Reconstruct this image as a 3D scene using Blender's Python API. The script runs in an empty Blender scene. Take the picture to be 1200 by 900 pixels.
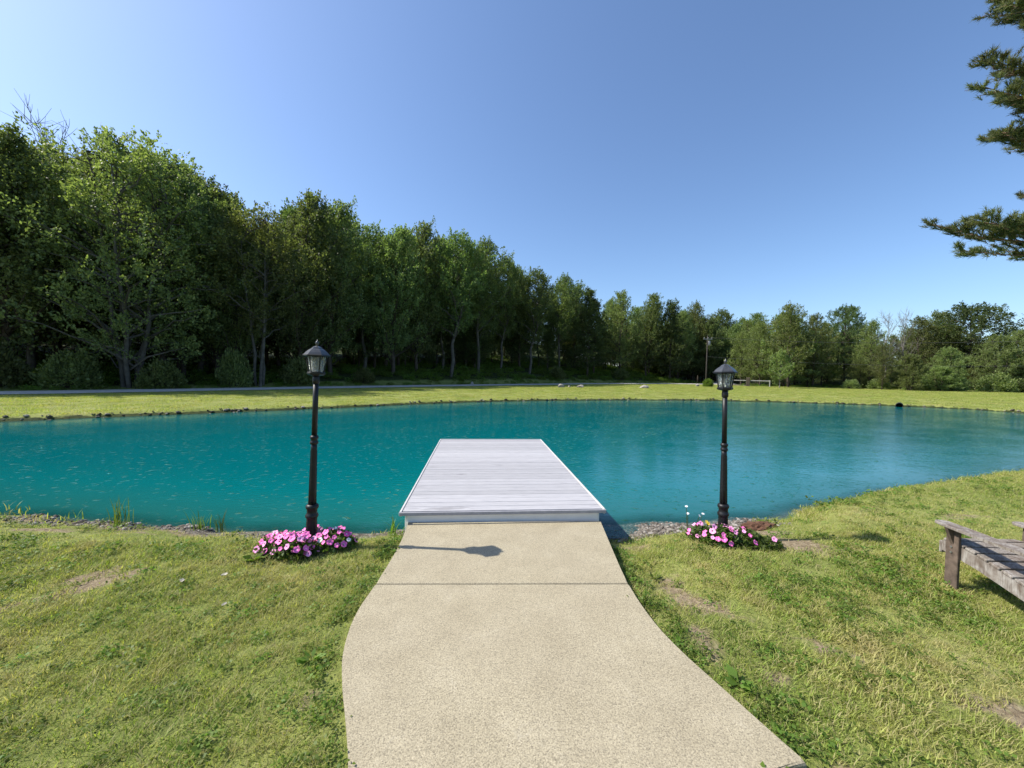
import bpy, bmesh, math, random
import numpy as np
from mathutils import Vector, Matrix

random.seed(11)
RNG = np.random.default_rng(11)
PI = math.pi
rad = math.radians
scene = bpy.context.scene
C = scene.collection

# ------------------------------------------------------------------ camera
cam_data = bpy.data.cameras.new('camera')
cam_data.sensor_width = 36.0
cam_data.lens = 36.0 * 451.0 / 1200.0
cam_data.clip_start = 0.05
cam_data.clip_end = 2000
cam = bpy.data.objects.new('camera', cam_data)
C.objects.link(cam)
cam.matrix_world = (Matrix.Translation((0, 0, 1.7)) @ Matrix.Rotation(rad(-5.07), 4, 'Z')
                    @ Matrix.Rotation(rad(90 - 1.83), 4, 'X') @ Matrix.Rotation(rad(1.0), 4, 'Z'))
scene.camera = cam

# ------------------------------------------------------------------ sky and sun
SUN_AZ, SUN_EL = 81.0, 47.0            # degrees to the left of the dock's direction, above the horizon
world = bpy.data.worlds.new('World')
scene.world = world
world.use_nodes = True
wn = world.node_tree
sky = wn.nodes.new('ShaderNodeTexSky')
sky.sky_type = 'NISHITA'
sky.sun_disc = False
sky.sun_elevation = rad(SUN_EL)
sky.sun_rotation = rad(-SUN_AZ)
sky.altitude = 0
sky.air_density = 1.0
sky.dust_density = 1.2
sky.ozone_density = 6.0
bg = wn.nodes['Background']
bg.inputs['Strength'].default_value = 0.115
wn.links.new(sky.outputs[0], bg.inputs['Color'])

sun_data = bpy.data.lights.new('sun', 'SUN')
sun_data.energy = 4.3
sun_data.angle = rad(0.53)
sun_data.color = (1.0, 0.94, 0.84)
sun = bpy.data.objects.new('sun', sun_data)
C.objects.link(sun)
to_sun = Vector((-math.sin(rad(SUN_AZ)) * math.cos(rad(SUN_EL)), math.cos(rad(SUN_AZ)) * math.cos(rad(SUN_EL)), math.sin(rad(SUN_EL))))
sun.rotation_euler = to_sun.to_track_quat('Z', 'Y').to_euler()
sun.location = (-30, 10, 40)

vs = scene.view_settings
vs.view_transform = 'Standard'
vs.look = 'None'
vs.exposure = 0.85
vs.gamma = 1.0
vs.use_curve_mapping = False
scene.cycles.max_bounces = 8
scene.cycles.diffuse_bounces = 3
scene.cycles.transmission_bounces = 4
scene.cycles.transparent_max_bounces = 8
scene.cycles.use_denoising = True
scene.cycles.sample_clamp_indirect = 4.0

# ------------------------------------------------------------------ node helpers
def new_mat(name):
    m = bpy.data.materials.new(name)
    m.use_nodes = True
    m.node_tree.nodes.clear()
    return m, m.node_tree.nodes, m.node_tree.links

def nd(nodes, t, **kw):
    n = nodes.new(t)
    for k, v in kw.items():
        if k in n.inputs.keys():
            n.inputs[k].default_value = v
        else:
            setattr(n, k, v)
    return n

def ramp(nodes, links, src, stops, interp='LINEAR'):
    r = nodes.new('ShaderNodeValToRGB')
    r.color_ramp.interpolation = interp
    el = r.color_ramp.elements
    while len(el) < len(stops):
        el.new(0.5)
    for e, (p, c) in zip(el, stops):
        e.position = p
        e.color = (c[0], c[1], c[2], 1) if isinstance(c, (tuple, list)) else (c, c, c, 1)
    if src is not None:
        links.new(src, r.inputs[0])
    return r.outputs[0]

def noise(nodes, links, vec, scale, detail=4.0, rough=0.55, distort=0.0):
    n = nodes.new('ShaderNodeTexNoise')
    n.inputs['Scale'].default_value = scale
    n.inputs['Detail'].default_value = detail
    n.inputs['Roughness'].default_value = rough
    n.inputs['Distortion'].default_value = distort
    if vec is not None:
        links.new(vec, n.inputs['Vector'])
    return n.outputs['Fac']

def mix(nodes, links, fac, a, b, mode='MIX'):
    n = nodes.new('ShaderNodeMix')
    n.data_type = 'RGBA'
    n.blend_type = mode
    for sock, v in ((n.inputs[0], fac), (n.inputs[6], a), (n.inputs[7], b)):
        if isinstance(v, (int, float)):
            sock.default_value = v if sock.type == 'VALUE' else (v, v, v, 1)
        elif isinstance(v, (tuple, list)):
            sock.default_value = (v[0], v[1], v[2], 1)
        else:
            links.new(v, sock)
    return n.outputs[2]

def math_node(nodes, links, op, a, b=0.0, c=None, clamp=False):
    n = nodes.new('ShaderNodeMath')
    n.operation = op
    n.use_clamp = clamp
    for i, v in enumerate((a, b) if c is None else (a, b, c)):
        if isinstance(v, (int, float)):
            n.inputs[i].default_value = v
        else:
            links.new(v, n.inputs[i])
    return n.outputs[0]

def bump(nodes, links, height, strength, dist, normal=None):
    b = nodes.new('ShaderNodeBump')
    b.inputs['Strength'].default_value = strength
    b.inputs['Distance'].default_value = dist
    links.new(height, b.inputs['Height'])
    if normal is not None:
        links.new(normal, b.inputs['Normal'])
    return b.outputs[0]

def finish(nodes, links, color, rough=0.8, spec=0.3, normal=None, metallic=0.0):
    p = nodes.new('ShaderNodeBsdfPrincipled')
    o = nodes.new('ShaderNodeOutputMaterial')
    if isinstance(color, (tuple, list)):
        p.inputs['Base Color'].default_value = (*color, 1)
    else:
        links.new(color, p.inputs['Base Color'])
    if isinstance(rough, (int, float)):
        p.inputs['Roughness'].default_value = rough
    else:
        links.new(rough, p.inputs['Roughness'])
    p.inputs['Specular IOR Level'].default_value = spec
    p.inputs['Metallic'].default_value = metallic
    if normal is not None:
        links.new(normal, p.inputs['Normal'])
    links.new(p.outputs[0], o.inputs['Surface'])
    return p

def gpos(nodes):
    return nodes.new('ShaderNodeNewGeometry').outputs['Position']

def opos(nodes):
    return nodes.new('ShaderNodeTexCoord').outputs['Object']

def attr(nodes, name):
    a = nodes.new('ShaderNodeAttribute')
    a.attribute_name = name
    return a.outputs['Fac']

M = {}

def leaf_material(name, dark, light, warm, trans=0.50, gloss=0.28, patch=0.35):
    """leaf colour: each leaf its own tone, each tree a slight shift"""
    m, n, l = new_mat(name)
    g = n.new('ShaderNodeNewGeometry')
    c = ramp(n, l, g.outputs['Random Per Island'], [(0.0, dark), (0.55, light), (0.93, light), (1.0, warm)])
    oi = n.new('ShaderNodeObjectInfo')
    h = n.new('ShaderNodeHueSaturation')
    l.new(math_node(n, l, 'MULTIPLY_ADD', oi.outputs['Random'], 0.032, 0.484), h.inputs['Hue'])
    l.new(math_node(n, l, 'MULTIPLY_ADD', oi.outputs['Random'], 0.65, 0.78), h.inputs['Value'])
    h.inputs['Saturation'].default_value = 1.0
    l.new(c, h.inputs['Color'])
    f = noise(n, l, g.outputs['Position'], patch, 2)
    col = mix(n, l, f, h.outputs[0], mix(n, l, 1.0, h.outputs[0], (1.35, 1.27, 1.0), 'MULTIPLY'))
    p = n.new('ShaderNodeBsdfPrincipled')
    l.new(col, p.inputs['Base Color'])
    p.inputs['Roughness'].default_value = 0.52
    p.inputs['Specular IOR Level'].default_value = gloss
    t = n.new('ShaderNodeBsdfTranslucent')
    l.new(mix(n, l, 1.0, col, (1.15, 1.25, 0.60), 'MULTIPLY'), t.inputs['Color'])
    ms = n.new('ShaderNodeMixShader')
    ms.inputs[0].default_value = trans
    l.new(p.outputs[0], ms.inputs[1])
    l.new(t.outputs[0], ms.inputs[2])
    o = n.new('ShaderNodeOutputMaterial')
    l.new(ms.outputs[0], o.inputs['Surface'])
    M[name] = m

leaf_material('maple_leaf', (0.060, 0.082, 0.034), (0.150, 0.182, 0.074), (0.24, 0.25, 0.12))
leaf_material('ash_leaf', (0.0598, 0.0897, 0.0391), (0.138, 0.1817, 0.0782), (0.23, 0.253, 0.1265))
leaf_material('wood_leaf', (0.04945, 0.0759, 0.0322), (0.1173, 0.161, 0.06325), (0.207, 0.23, 0.1035))
leaf_material('dark_leaf', (0.03795, 0.0598, 0.0276), (0.0828, 0.1173, 0.0483), (0.1323, 0.1587, 0.0713))
leaf_material('pale_leaf', (0.08625, 0.1219, 0.0529), (0.1748, 0.2242, 0.0966), (0.253, 0.276, 0.138))
leaf_material('needle', (0.06, 0.076, 0.038), (0.125, 0.138, 0.07), (0.18, 0.16, 0.09))
leaf_material('weed_leaf', (0.065, 0.115, 0.020), (0.115, 0.180, 0.034), (0.17, 0.20, 0.05), patch=1.5)
leaf_material('petunia_leaf', (0.045, 0.080, 0.020), (0.085, 0.140, 0.034), (0.12, 0.15, 0.05), patch=6.0)
leaf_material('reed_leaf', (0.055, 0.095, 0.020), (0.095, 0.140, 0.030), (0.19, 0.18, 0.07), patch=6.0)

def grass_material():
    m, n, l = new_mat('grass_blade')
    g = n.new('ShaderNodeNewGeometry')
    big = noise(n, l, g.outputs['Position'], 0.75, 4, 0.6)
    fine = noise(n, l, g.outputs['Position'], 4.5, 3, 0.6)
    f = math_node(n, l, 'ADD', math_node(n, l, 'MULTIPLY', big, 0.60), math_node(n, l, 'MULTIPLY', fine, 0.40))
    c = ramp(n, l, f, [(0.34, (0.180, 0.265, 0.046)), (0.45, (0.275, 0.345, 0.068)), (0.54, (0.36, 0.380, 0.105)), (0.66, (0.46, 0.400, 0.185))])
    oi = n.new('ShaderNodeObjectInfo')
    tone = ramp(n, l, oi.outputs['Random'], [(0.0, 0.70), (0.5, 1.0), (1.0, 1.30)])
    c = mix(n, l, 1.0, c, tone, 'MULTIPLY')
    straw = ramp(n, l, g.outputs['Random Per Island'], [(0.74, 0.0), (0.84, 1.0)])
    c = mix(n, l, math_node(n, l, 'MULTIPLY', straw, 0.75), c, (0.46, 0.39, 0.21))
    p = n.new('ShaderNodeBsdfPrincipled')
    l.new(c, p.inputs['Base Color'])
    p.inputs['Roughness'].default_value = 0.55
    p.inputs['Specular IOR Level'].default_value = 0.25
    t = n.new('ShaderNodeBsdfTranslucent')
    l.new(mix(n, l, 1.0, c, (1.2, 1.25, 0.6), 'MULTIPLY'), t.inputs['Color'])
    ms = n.new('ShaderNodeMixShader')
    ms.inputs[0].default_value = 0.48
    l.new(p.outputs[0], ms.inputs[1])
    l.new(t.outputs[0], ms.inputs[2])
    o = n.new('ShaderNodeOutputMaterial')
    l.new(ms.outputs[0], o.inputs['Surface'])
    M['grass_blade'] = m
grass_material()

def ground_material():
    m, n, l = new_mat('ground')
    P = gpos(n)
    big = noise(n, l, P, 0.7, 5, 0.6)
    fine = noise(n, l, P, 14.0, 5, 0.7)
    f = math_node(n, l, 'ADD', math_node(n, l, 'MULTIPLY', big, 0.55), math_node(n, l, 'MULTIPLY', fine, 0.45))
    turf = ramp(n, l, f, [(0.33, (0.095, 0.120, 0.032)), (0.47, (0.190, 0.220, 0.056)), (0.58, (0.245, 0.260, 0.080)), (0.70, (0.33, 0.285, 0.145))])
    soil_n = noise(n, l, P, 30.0, 6, 0.7)
    soil = ramp(n, l, soil_n, [(0.3, (0.10, 0.070, 0.043)), (0.5, (0.25, 0.195, 0.122)), (0.7, (0.38, 0.315, 0.21))])
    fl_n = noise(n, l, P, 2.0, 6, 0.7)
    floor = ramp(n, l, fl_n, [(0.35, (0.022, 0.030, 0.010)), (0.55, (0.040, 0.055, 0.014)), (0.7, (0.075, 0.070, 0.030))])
    grav_n = nd(n, 'ShaderNodeTexVoronoi', Scale=38.0)
    l.new(P, grav_n.inputs['Vector'])
    sep = n.new('ShaderNodeSeparateColor')
    l.new(grav_n.outputs['Color'], sep.inputs[0])
    grav = ramp(n, l, sep.outputs[0], [(0.0, (0.06, 0.050, 0.038)), (0.5, (0.14, 0.12, 0.095)), (1.0, (0.27, 0.25, 0.22))])
    edge = noise(n, l, P, 7.0, 4, 0.6)
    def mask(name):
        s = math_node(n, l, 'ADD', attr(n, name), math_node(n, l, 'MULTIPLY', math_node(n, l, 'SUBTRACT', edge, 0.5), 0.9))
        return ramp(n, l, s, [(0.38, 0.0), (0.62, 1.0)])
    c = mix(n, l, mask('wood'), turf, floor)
    c = mix(n, l, mask('dirt'), c, soil)
    c = mix(n, l, mask('gravel'), c, grav)
    h = math_node(n, l, 'ADD', fine, soil_n)
    finish(n, l, c, 0.92, 0.15, bump(n, l, h, 0.9, 0.03))
    M['ground'] = m
ground_material()

def concrete_material():
    m, n, l = new_mat('concrete')
    P = gpos(n)
    a = noise(n, l, P, 125.0, 3, 0.75)
    b = noise(n, l, P, 3.2, 6, 0.62)
    s = noise(n, l, P, 0.9, 3, 0.5)
    c = ramp(n, l, b, [(0.30, (0.310, 0.268, 0.180)), (0.55, (0.352, 0.307, 0.210)), (0.75, (0.388, 0.341, 0.238))])
    vc = nd(n, 'ShaderNodeTexVoronoi', Scale=165.0)
    l.new(P, vc.inputs['Vector'])
    sc_ = n.new('ShaderNodeSeparateColor')
    l.new(vc.outputs['Color'], sc_.inputs[0])
    c = mix(n, l, 1.0, c, ramp(n, l, sc_.outputs[0], [(0.0, 0.62), (0.22, 0.90), (0.7, 1.06), (1.0, 1.25)]), 'MULTIPLY')
    c = mix(n, l, ramp(n, l, a, [(0.32, 0.95), (0.49, 0.0)]), c, (0.135, 0.115, 0.085))
    c = mix(n, l, ramp(n, l, a, [(0.56, 0.0), (0.70, 0.6)]), c, (0.50, 0.455, 0.365))
    c = mix(n, l, ramp(n, l, s, [(0.40, 0.10), (0.6, 0.0)]), c, (0.225, 0.192, 0.143))
    v = nd(n, 'ShaderNodeTexVoronoi', Scale=2.1)
    v.feature = 'DISTANCE_TO_EDGE'
    dist = n.new('ShaderNodeVectorMath')
    dist.operation = 'ADD'
    nn = n.new('ShaderNodeTexNoise')
    nn.inputs['Scale'].default_value = 3.0
    l.new(P, nn.inputs['Vector'])
    l.new(P, dist.inputs[0])
    l.new(nn.outputs['Color'], dist.inputs[1])
    l.new(dist.outputs[0], v.inputs['Vector'])
    scuff = math_node(n, l, 'MULTIPLY', ramp(n, l, v.outputs['Distance'], [(0.0, 1.0), (0.02, 0.0)]), ramp(n, l, b, [(0.50, 0.0), (0.66, 0.22)]))
    c = mix(n, l, scuff, c, (0.47, 0.43, 0.345))
    finish(n, l, c, 0.88, 0.25, bump(n, l, a, 0.55, 0.004))
    M['concrete'] = m
concrete_material()

def plank_material():
    m, n, l = new_mat('deck_board')
    oi = n.new('ShaderNodeObjectInfo')
    P = gpos(n)
    mp = n.new('ShaderNodeMapping')
    mp.inputs['Scale'].default_value = (1.2, 26.0, 1.0)
    l.new(P, mp.inputs['Vector'])
    grain = noise(n, l, mp.outputs[0], 5.0, 5, 0.6)
    mp2 = n.new('ShaderNodeMapping')
    mp2.inputs['Scale'].default_value = (0.9, 3.6, 1.0)
    l.new(P, mp2.inputs['Vector'])
    blot = noise(n, l, mp2.outputs[0], 2.0, 4, 0.6)
    c = ramp(n, l, grain, [(0.25, (0.27, 0.265, 0.275)), (0.5, (0.385, 0.378, 0.390)), (0.75, (0.455, 0.448, 0.455))])
    tone = ramp(n, l, oi.outputs['Random'], [(0.0, 0.86), (1.0, 1.06)])
    c = mix(n, l, 1.0, c, tone, 'MULTIPLY')
    c = mix(n, l, ramp(n, l, blot, [(0.63, 0.0), (0.72, 0.55)]), c, (0.17, 0.16, 0.165))
    finish(n, l, c, 0.55, 0.35, bump(n, l, grain, 0.35, 0.004))
    M['deck_board'] = m
plank_material()

def wood_grey():
    m, n, l = new_mat('weathered_wood')
    P = opos(n)
    mp = n.new('ShaderNodeMapping')
    mp.inputs['Scale'].default_value = (1.0, 1.0, 1.0)
    l.new(P, mp.inputs['Vector'])
    w = n.new('ShaderNodeTexNoise')
    w.inputs['Scale'].default_value = 9.0
    w.inputs['Detail'].default_value = 6
    w.inputs['Distortion'].default_value = 1.5
    l.new(mp.outputs[0], w.inputs['Vector'])
    mp3 = n.new('ShaderNodeMapping')
    mp3.inputs['Scale'].default_value = (60.0, 60.0, 6.0)
    l.new(P, mp3.inputs['Vector'])
    g2 = noise(n, l, mp3.outputs[0], 1.4, 4, 0.6)
    c = ramp(n, l, w.outputs['Fac'], [(0.3, (0.150, 0.120, 0.098)), (0.5, (0.245, 0.220, 0.195)), (0.68, (0.32, 0.300, 0.275))])
    c = mix(n, l, ramp(n, l, g2, [(0.40, 0.6), (0.56, 0.0)]), c, (0.085, 0.062, 0.046))
    finish(n, l, c, 0.8, 0.2, bump(n, l, g2, 0.5, 0.006))
    M['weathered_wood'] = m
wood_grey()

def simple(name, col, rough=0.6, spec=0.4, var=0.25, scale=12.0, metallic=0.0, bumpd=0.0):
    m, n, l = new_mat(name)
    P = opos(n)
    f = noise(n, l, P, scale, 5, 0.6)
    lo = tuple(max(0.0, c * (1 - var)) for c in col)
    hi = tuple(min(1.0, c * (1 + var)) for c in col)
    c = ramp(n, l, f, [(0.3, lo), (0.7, hi)])
    finish(n, l, c, rough, spec, bump(n, l, f, 0.5, bumpd) if bumpd else None, metallic)
    M[name] = m

simple('black_metal', (0.009, 0.0095, 0.011), 0.45, 0.35, 0.35, 30.0)
simple('cap_metal', (0.045, 0.047, 0.052), 0.32, 0.6, 0.3, 30.0)
simple('solar_glass', (0.02, 0.025, 0.045), 0.12, 0.6, 0.2, 20.0)
simple('white_trim', (0.50, 0.485, 0.465), 0.5, 0.35, 0.06, 6.0)
simple('white_paint', (0.80, 0.78, 0.74), 0.5, 0.35, 0.05, 6.0)
simple('grey_trim', (0.30, 0.295, 0.31), 0.55, 0.3, 0.12, 20.0)
simple('dock_timber', (0.20, 0.17, 0.14), 0.8, 0.2, 0.3, 14.0)
simple('bark_pale', (0.10, 0.092, 0.078), 0.9, 0.1, 0.4, 4.0, 0.0, 0.03)
simple('bark_dark', (0.075, 0.062, 0.048), 0.9, 0.1, 0.4, 4.0, 0.0, 0.03)
simple('bark_pine', (0.15, 0.10, 0.07), 0.9, 0.1, 0.4, 6.0, 0.0, 0.03)
simple('bark_dead', (0.17, 0.155, 0.14), 0.9, 0.1, 0.25, 4.0, 0.0, 0.02)
simple('road_gravel', (0.42, 0.40, 0.36), 0.95, 0.1, 0.25, 6.0, 0.0, 0.02)
simple('boulder_stone', (0.27, 0.25, 0.215), 0.9, 0.15, 0.3, 3.0, 0.0, 0.05)
simple('petal_pink', (0.78, 0.16, 0.45), 0.5, 0.2, 0.20, 20.0)
simple('petal_deep', (0.60, 0.08, 0.30), 0.5, 0.2, 0.20, 20.0)
simple('petal_light', (0.82, 0.34, 0.58), 0.5, 0.2, 0.15, 20.0)
simple('petal_white', (0.80, 0.77, 0.79), 0.5, 0.2, 0.08, 20.0)
simple('petal_throat', (0.82, 0.62, 0.70), 0.5, 0.2, 0.15, 20.0)
simple('yellow_petal', (0.80, 0.58, 0.03), 0.5, 0.2, 0.15, 20.0)
simple('brown_wood', (0.105, 0.078, 0.060), 0.75, 0.25, 0.4, 20.0, 0.0, 0.004)
simple('culvert_plastic', (0.012, 0.012, 0.013), 0.5, 0.4, 0.2, 8.0)
simple('dry_leaf', (0.36, 0.33, 0.26), 0.7, 0.2, 0.15, 20.0)
simple('red_mulch', (0.115, 0.062, 0.040), 0.95, 0.1, 0.45, 40.0, 0.0, 0.01)
simple('bolt_steel', (0.55, 0.55, 0.55), 0.35, 0.5, 0.1, 20.0, 0.9)
simple('pole_wood', (0.05, 0.045, 0.04), 0.9, 0.1, 0.3, 6.0)
simple('wire_black', (0.10, 0.10, 0.105), 0.6, 0.3, 0.1, 6.0)
simple('gate_grey', (0.33, 0.32, 0.30), 0.7, 0.3, 0.2, 6.0)
simple('insulator', (0.20, 0.205, 0.22), 0.4, 0.4, 0.1, 6.0)
simple('soil', (0.10, 0.075, 0.05), 0.95, 0.1, 0.4, 25.0, 0.0, 0.01)

def stone_material(name, stops):
    m, n, l = new_mat(name)
    oi = n.new('ShaderNodeObjectInfo')
    P = gpos(n)
    f = noise(n, l, P, 40.0, 4, 0.6)
    c = ramp(n, l, oi.outputs['Random'], stops)
    c = mix(n, l, 1.0, c, ramp(n, l, f, [(0.3, 0.7), (0.7, 1.2)]), 'MULTIPLY')
    finish(n, l, c, 0.85, 0.2, bump(n, l, f, 0.5, 0.004))
    M[name] = m
stone_material('shore_stone', [(0.0, (0.05, 0.042, 0.034)), (0.35, (0.13, 0.11, 0.09)), (0.7, (0.18, 0.16, 0.135)), (1.0, (0.32, 0.30, 0.27))])
stone_material('bank_stone', [(0.0, (0.035, 0.030, 0.022)), (0.6, (0.09, 0.08, 0.06)), (1.0, (0.26, 0.24, 0.20))])

def glass_material():
    m, n, l = new_mat('lamp_glass')
    P = opos(n)
    v = nd(n, 'ShaderNodeTexVoronoi', Scale=42.0)
    v.feature = 'DISTANCE_TO_EDGE'
    l.new(P, v.inputs['Vector'])
    w = noise(n, l, P, 24.0, 3, 0.5, 2.0)
    h = math_node(n, l, 'ADD', w, math_node(n, l, 'MULTIPLY', v.outputs['Distance'], 2.0))
    b = bump(n, l, h, 0.9, 0.02)
    gl = n.new('ShaderNodeBsdfGlossy')
    gl.inputs['Roughness'].default_value = 0.12
    gl.inputs['Color'].default_value = (0.9, 0.92, 0.92, 1)
    l.new(b, gl.inputs['Normal'])
    tr = n.new('ShaderNodeBsdfTransparent')
    tr.inputs['Color'].default_value = (0.86, 0.88, 0.86, 1)
    tl = n.new('ShaderNodeBsdfTranslucent')
    tl.inputs['Color'].default_value = (0.8, 0.8, 0.76, 1)
    l.new(b, tl.inputs['Normal'])
    m1 = n.new('ShaderNodeMixShader')
    m1.inputs[0].default_value = 0.30
    l.new(tr.outputs[0], m1.inputs[1])
    l.new(tl.outputs[0], m1.inputs[2])
    m2 = n.new('ShaderNodeMixShader')
    m2.inputs[0].default_value = 0.22
    l.new(m1.outputs[0], m2.inputs[1])
    l.new(gl.outputs[0], m2.inputs[2])
    o = n.new('ShaderNodeOutputMaterial')
    l.new(m2.outputs[0], o.inputs['Surface'])
    M['lamp_glass'] = m
glass_material()

def water_material():
    m, n, l = new_mat('dyed_water')
    P = gpos(n)
    def waves(sx, sy, scale, detail, rot):
        mp = n.new('ShaderNodeMapping')
        mp.inputs['Rotation'].default_value = (0, 0, rad(rot))
        mp.inputs['Scale'].default_value = (sx, sy, 1)
        l.new(P, mp.inputs['Vector'])
        return noise(n, l, mp.outputs[0], scale, detail, 0.5, 0.4)
    a = waves(1.0, 1.7, 5.2, 3.0, 24)
    b = waves(1.0, 1.4, 15.0, 2.0, -12)
    c = waves(1.0, 1.6, 0.55, 2.0, 5)
    calm = ramp(n, l, c, [(0.36, 0.45), (0.6, 1.0)])
    h = math_node(n, l, 'MULTIPLY', math_node(n, l, 'ADD', a, math_node(n, l, 'MULTIPLY', b, 0.75)), calm)
    sp = ramp(n, l, waves(1.0, 1.5, 7.0, 1.0, 35), [(0.66, 0.0), (0.84, 1.0)])
    h = math_node(n, l, 'ADD', h, math_node(n, l, 'MULTIPLY', math_node(n, l, 'MULTIPLY', sp, calm), 3.6))
    nb = bump(n, l, h, 1.0, WAVE)
    dep = attr(n, 'depth')
    col = ramp(n, l, dep, [(0.0, (0.012, 0.105, 0.095)), (0.55, (0.0008, 0.122, 0.130)), (1.0, (0.0002, 0.114, 0.127))])
    p = n.new('ShaderNodeBsdfPrincipled')
    l.new(col, p.inputs['Base Color'])
    p.inputs['Roughness'].default_value = 0.035
    p.inputs['IOR'].default_value = 1.333
    p.inputs['Specular IOR Level'].default_value = 0.5
    l.new(nb, p.inputs['Normal'])
    l.new(ramp(n, l, dep, [(0.0, 0.30), (0.16, 0.92), (0.35, 1.0)]), p.inputs['Alpha'])
    o = n.new('ShaderNodeOutputMaterial')
    l.new(p.outputs[0], o.inputs['Surface'])
    M['dyed_water'] = m
WAVE = 0.0055
water_material()

# ------------------------------------------------------------------ mesh helpers
def link(o, parent=None):
    C.objects.link(o)
    if parent is not None:
        o.parent = parent
    return o

def tag(o, label=None, cat=None, group=None, kind=None):
    if label: o['label'] = label
    if cat: o['category'] = cat
    if group: o['group'] = group
    if kind: o['kind'] = kind
    return o

def empty(name, loc=(0, 0, 0), rz=0.0):
    o = bpy.data.objects.new(name, None)
    o.empty_display_size = 0.2
    o.location = loc
    o.rotation_euler = (0, 0, rz)
    return link(o)

def np_mesh(name, V, loops, starts, totals, mats=(), smooth=False, midx=None):
    me = bpy.data.meshes.new(name)
    V = np.asarray(V, dtype=np.float32)
    loops = np.asarray(loops, dtype=np.int32)
    starts = np.asarray(starts, dtype=np.int32)
    me.vertices.add(len(V))
    me.vertices.foreach_set('co', V.ravel())
    me.loops.add(len(loops))
    me.loops.foreach_set('vertex_index', loops)
    me.polygons.add(len(starts))
    me.polygons.foreach_set('loop_start', starts)
    try:
        me.polygons.foreach_set('loop_total', np.asarray(totals, dtype=np.int32))
    except Exception:
        pass
    for mt in mats:
        me.materials.append(M[mt])
    if midx is not None:
        me.polygons.foreach_set('material_index', np.asarray(midx, dtype=np.int32))
    if smooth:
        me.polygons.foreach_set('use_smooth', np.ones(len(starts), dtype=bool))
    me.update(calc_edges=True)
    return me

def quads_mesh(name, V, mat, smooth=False):
    n = len(V) // 4
    return np_mesh(name, V, np.arange(n * 4), np.arange(n) * 4, np.full(n, 4), (mat,), smooth)

def bm_obj(name, bm, mat, parent=None, smooth=False, loc=None):
    me = bpy.data.meshes.new(name)
    bmesh.ops.recalc_face_normals(bm, faces=bm.faces[:])
    bm.to_mesh(me)
    bm.free()
    for mt in (mat if isinstance(mat, (list, tuple)) else (mat,)):
        me.materials.append(M[mt])
    if smooth:
        me.polygons.foreach_set('use_smooth', np.ones(len(me.polygons), dtype=bool))
    o = bpy.data.objects.new(name, me)
    if loc is not None:
        o.location = loc
    return link(o, parent)

def box(bm, x0, x1, y0, y1, z0, z1, bevel=0.0):
    r = bmesh.ops.create_cube(bm, size=1.0, matrix=Matrix.Translation(((x0 + x1) / 2, (y0 + y1) / 2, (z0 + z1) / 2)) @ Matrix.Diagonal((x1 - x0, y1 - y0, z1 - z0, 1)))
    if bevel:
        es = list({e for v in r['verts'] for e in v.link_edges})
        bmesh.ops.bevel(bm, geom=es, offset=bevel, segments=1, affect='EDGES', profile=0.5)

def lathe(bm, prof, seg=24, twist=0.0):
    """revolve (r, z) pairs round the z axis"""
    rings = []
    for r, z in prof:
        rings.append([bm.verts.new((r * math.cos(twist + 2 * PI * k / seg), r * math.sin(twist + 2 * PI * k / seg), z)) for k in range(seg)])
    for a, b in zip(rings, rings[1:]):
        for k in range(seg):
            bm.faces.new((a[k], a[(k + 1) % seg], b[(k + 1) % seg], b[k]))
    bm.faces.new(rings[0][::-1])
    bm.faces.new(rings[-1])

def tube_data(tubes, seg=6):
    """tubes: list of (points, radii) -> vertices and quads"""
    V, L = [], []
    ang = np.arange(seg) * 2 * PI / seg
    base = 0
    for pts, rr in tubes:
        pts = np.asarray(pts, float)
        t = np.gradient(pts, axis=0)
        t /= np.linalg.norm(t, axis=1)[:, None] + 1e-9
        ref = np.where(np.abs(t[:, 2:3]) > 0.9, np.array([[1.0, 0, 0]]), np.array([[0, 0, 1.0]]))
        ref = np.tile(ref[len(ref) // 2], (len(pts), 1))
        u = np.cross(t, ref); u /= np.linalg.norm(u, axis=1)[:, None] + 1e-9
        w = np.cross(t, u)
        for i in range(len(pts)):
            V.append(pts[i] + rr[i] * (np.cos(ang)[:, None] * u[i] + np.sin(ang)[:, None] * w[i]))
        for i in range(len(pts) - 1):
            for k in range(seg):
                L += [base + i * seg + k, base + i * seg + (k + 1) % seg, base + (i + 1) * seg + (k + 1) % seg, base + (i + 1) * seg + k]
        base += len(pts) * seg
    return np.concatenate(V), np.array(L)

def tubes_mesh(name, tubes, mat, seg=6):
    V, L = tube_data(tubes, seg)
    n = len(L) // 4
    return np_mesh(name, V, L, np.arange(n) * 4, np.full(n, 4), (mat,), True)

def unit(a):
    return a / (np.linalg.norm(a, axis=-1, keepdims=True) + 1e-9)

def leaves(P, axis, size, width=0.36, up=0.5, spread=0.9, rng=RNG):
    """folded four-cornered leaves at P, pointing roughly along axis"""
    n = len(P)
    u = unit(axis + rng.normal(0, spread, (n, 3)) * 0.8)
    nn = rng.normal(0, 1, (n, 3)); nn[:, 2] += up * 2.0
    v = unit(np.cross(nn, u))
    w = np.cross(u, v)
    s = (size * rng.uniform(0.65, 1.25, n))[:, None]
    fold = w * s * rng.uniform(-0.04, 0.16, n)[:, None]
    V = np.empty((n, 4, 3))
    V[:, 0] = P
    V[:, 1] = P + u * s * 0.45 + v * s * width + fold
    V[:, 2] = P + u * s
    V[:, 3] = P + u * s * 0.45 - v * s * width + fold
    return V.reshape(-1, 3)

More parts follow.
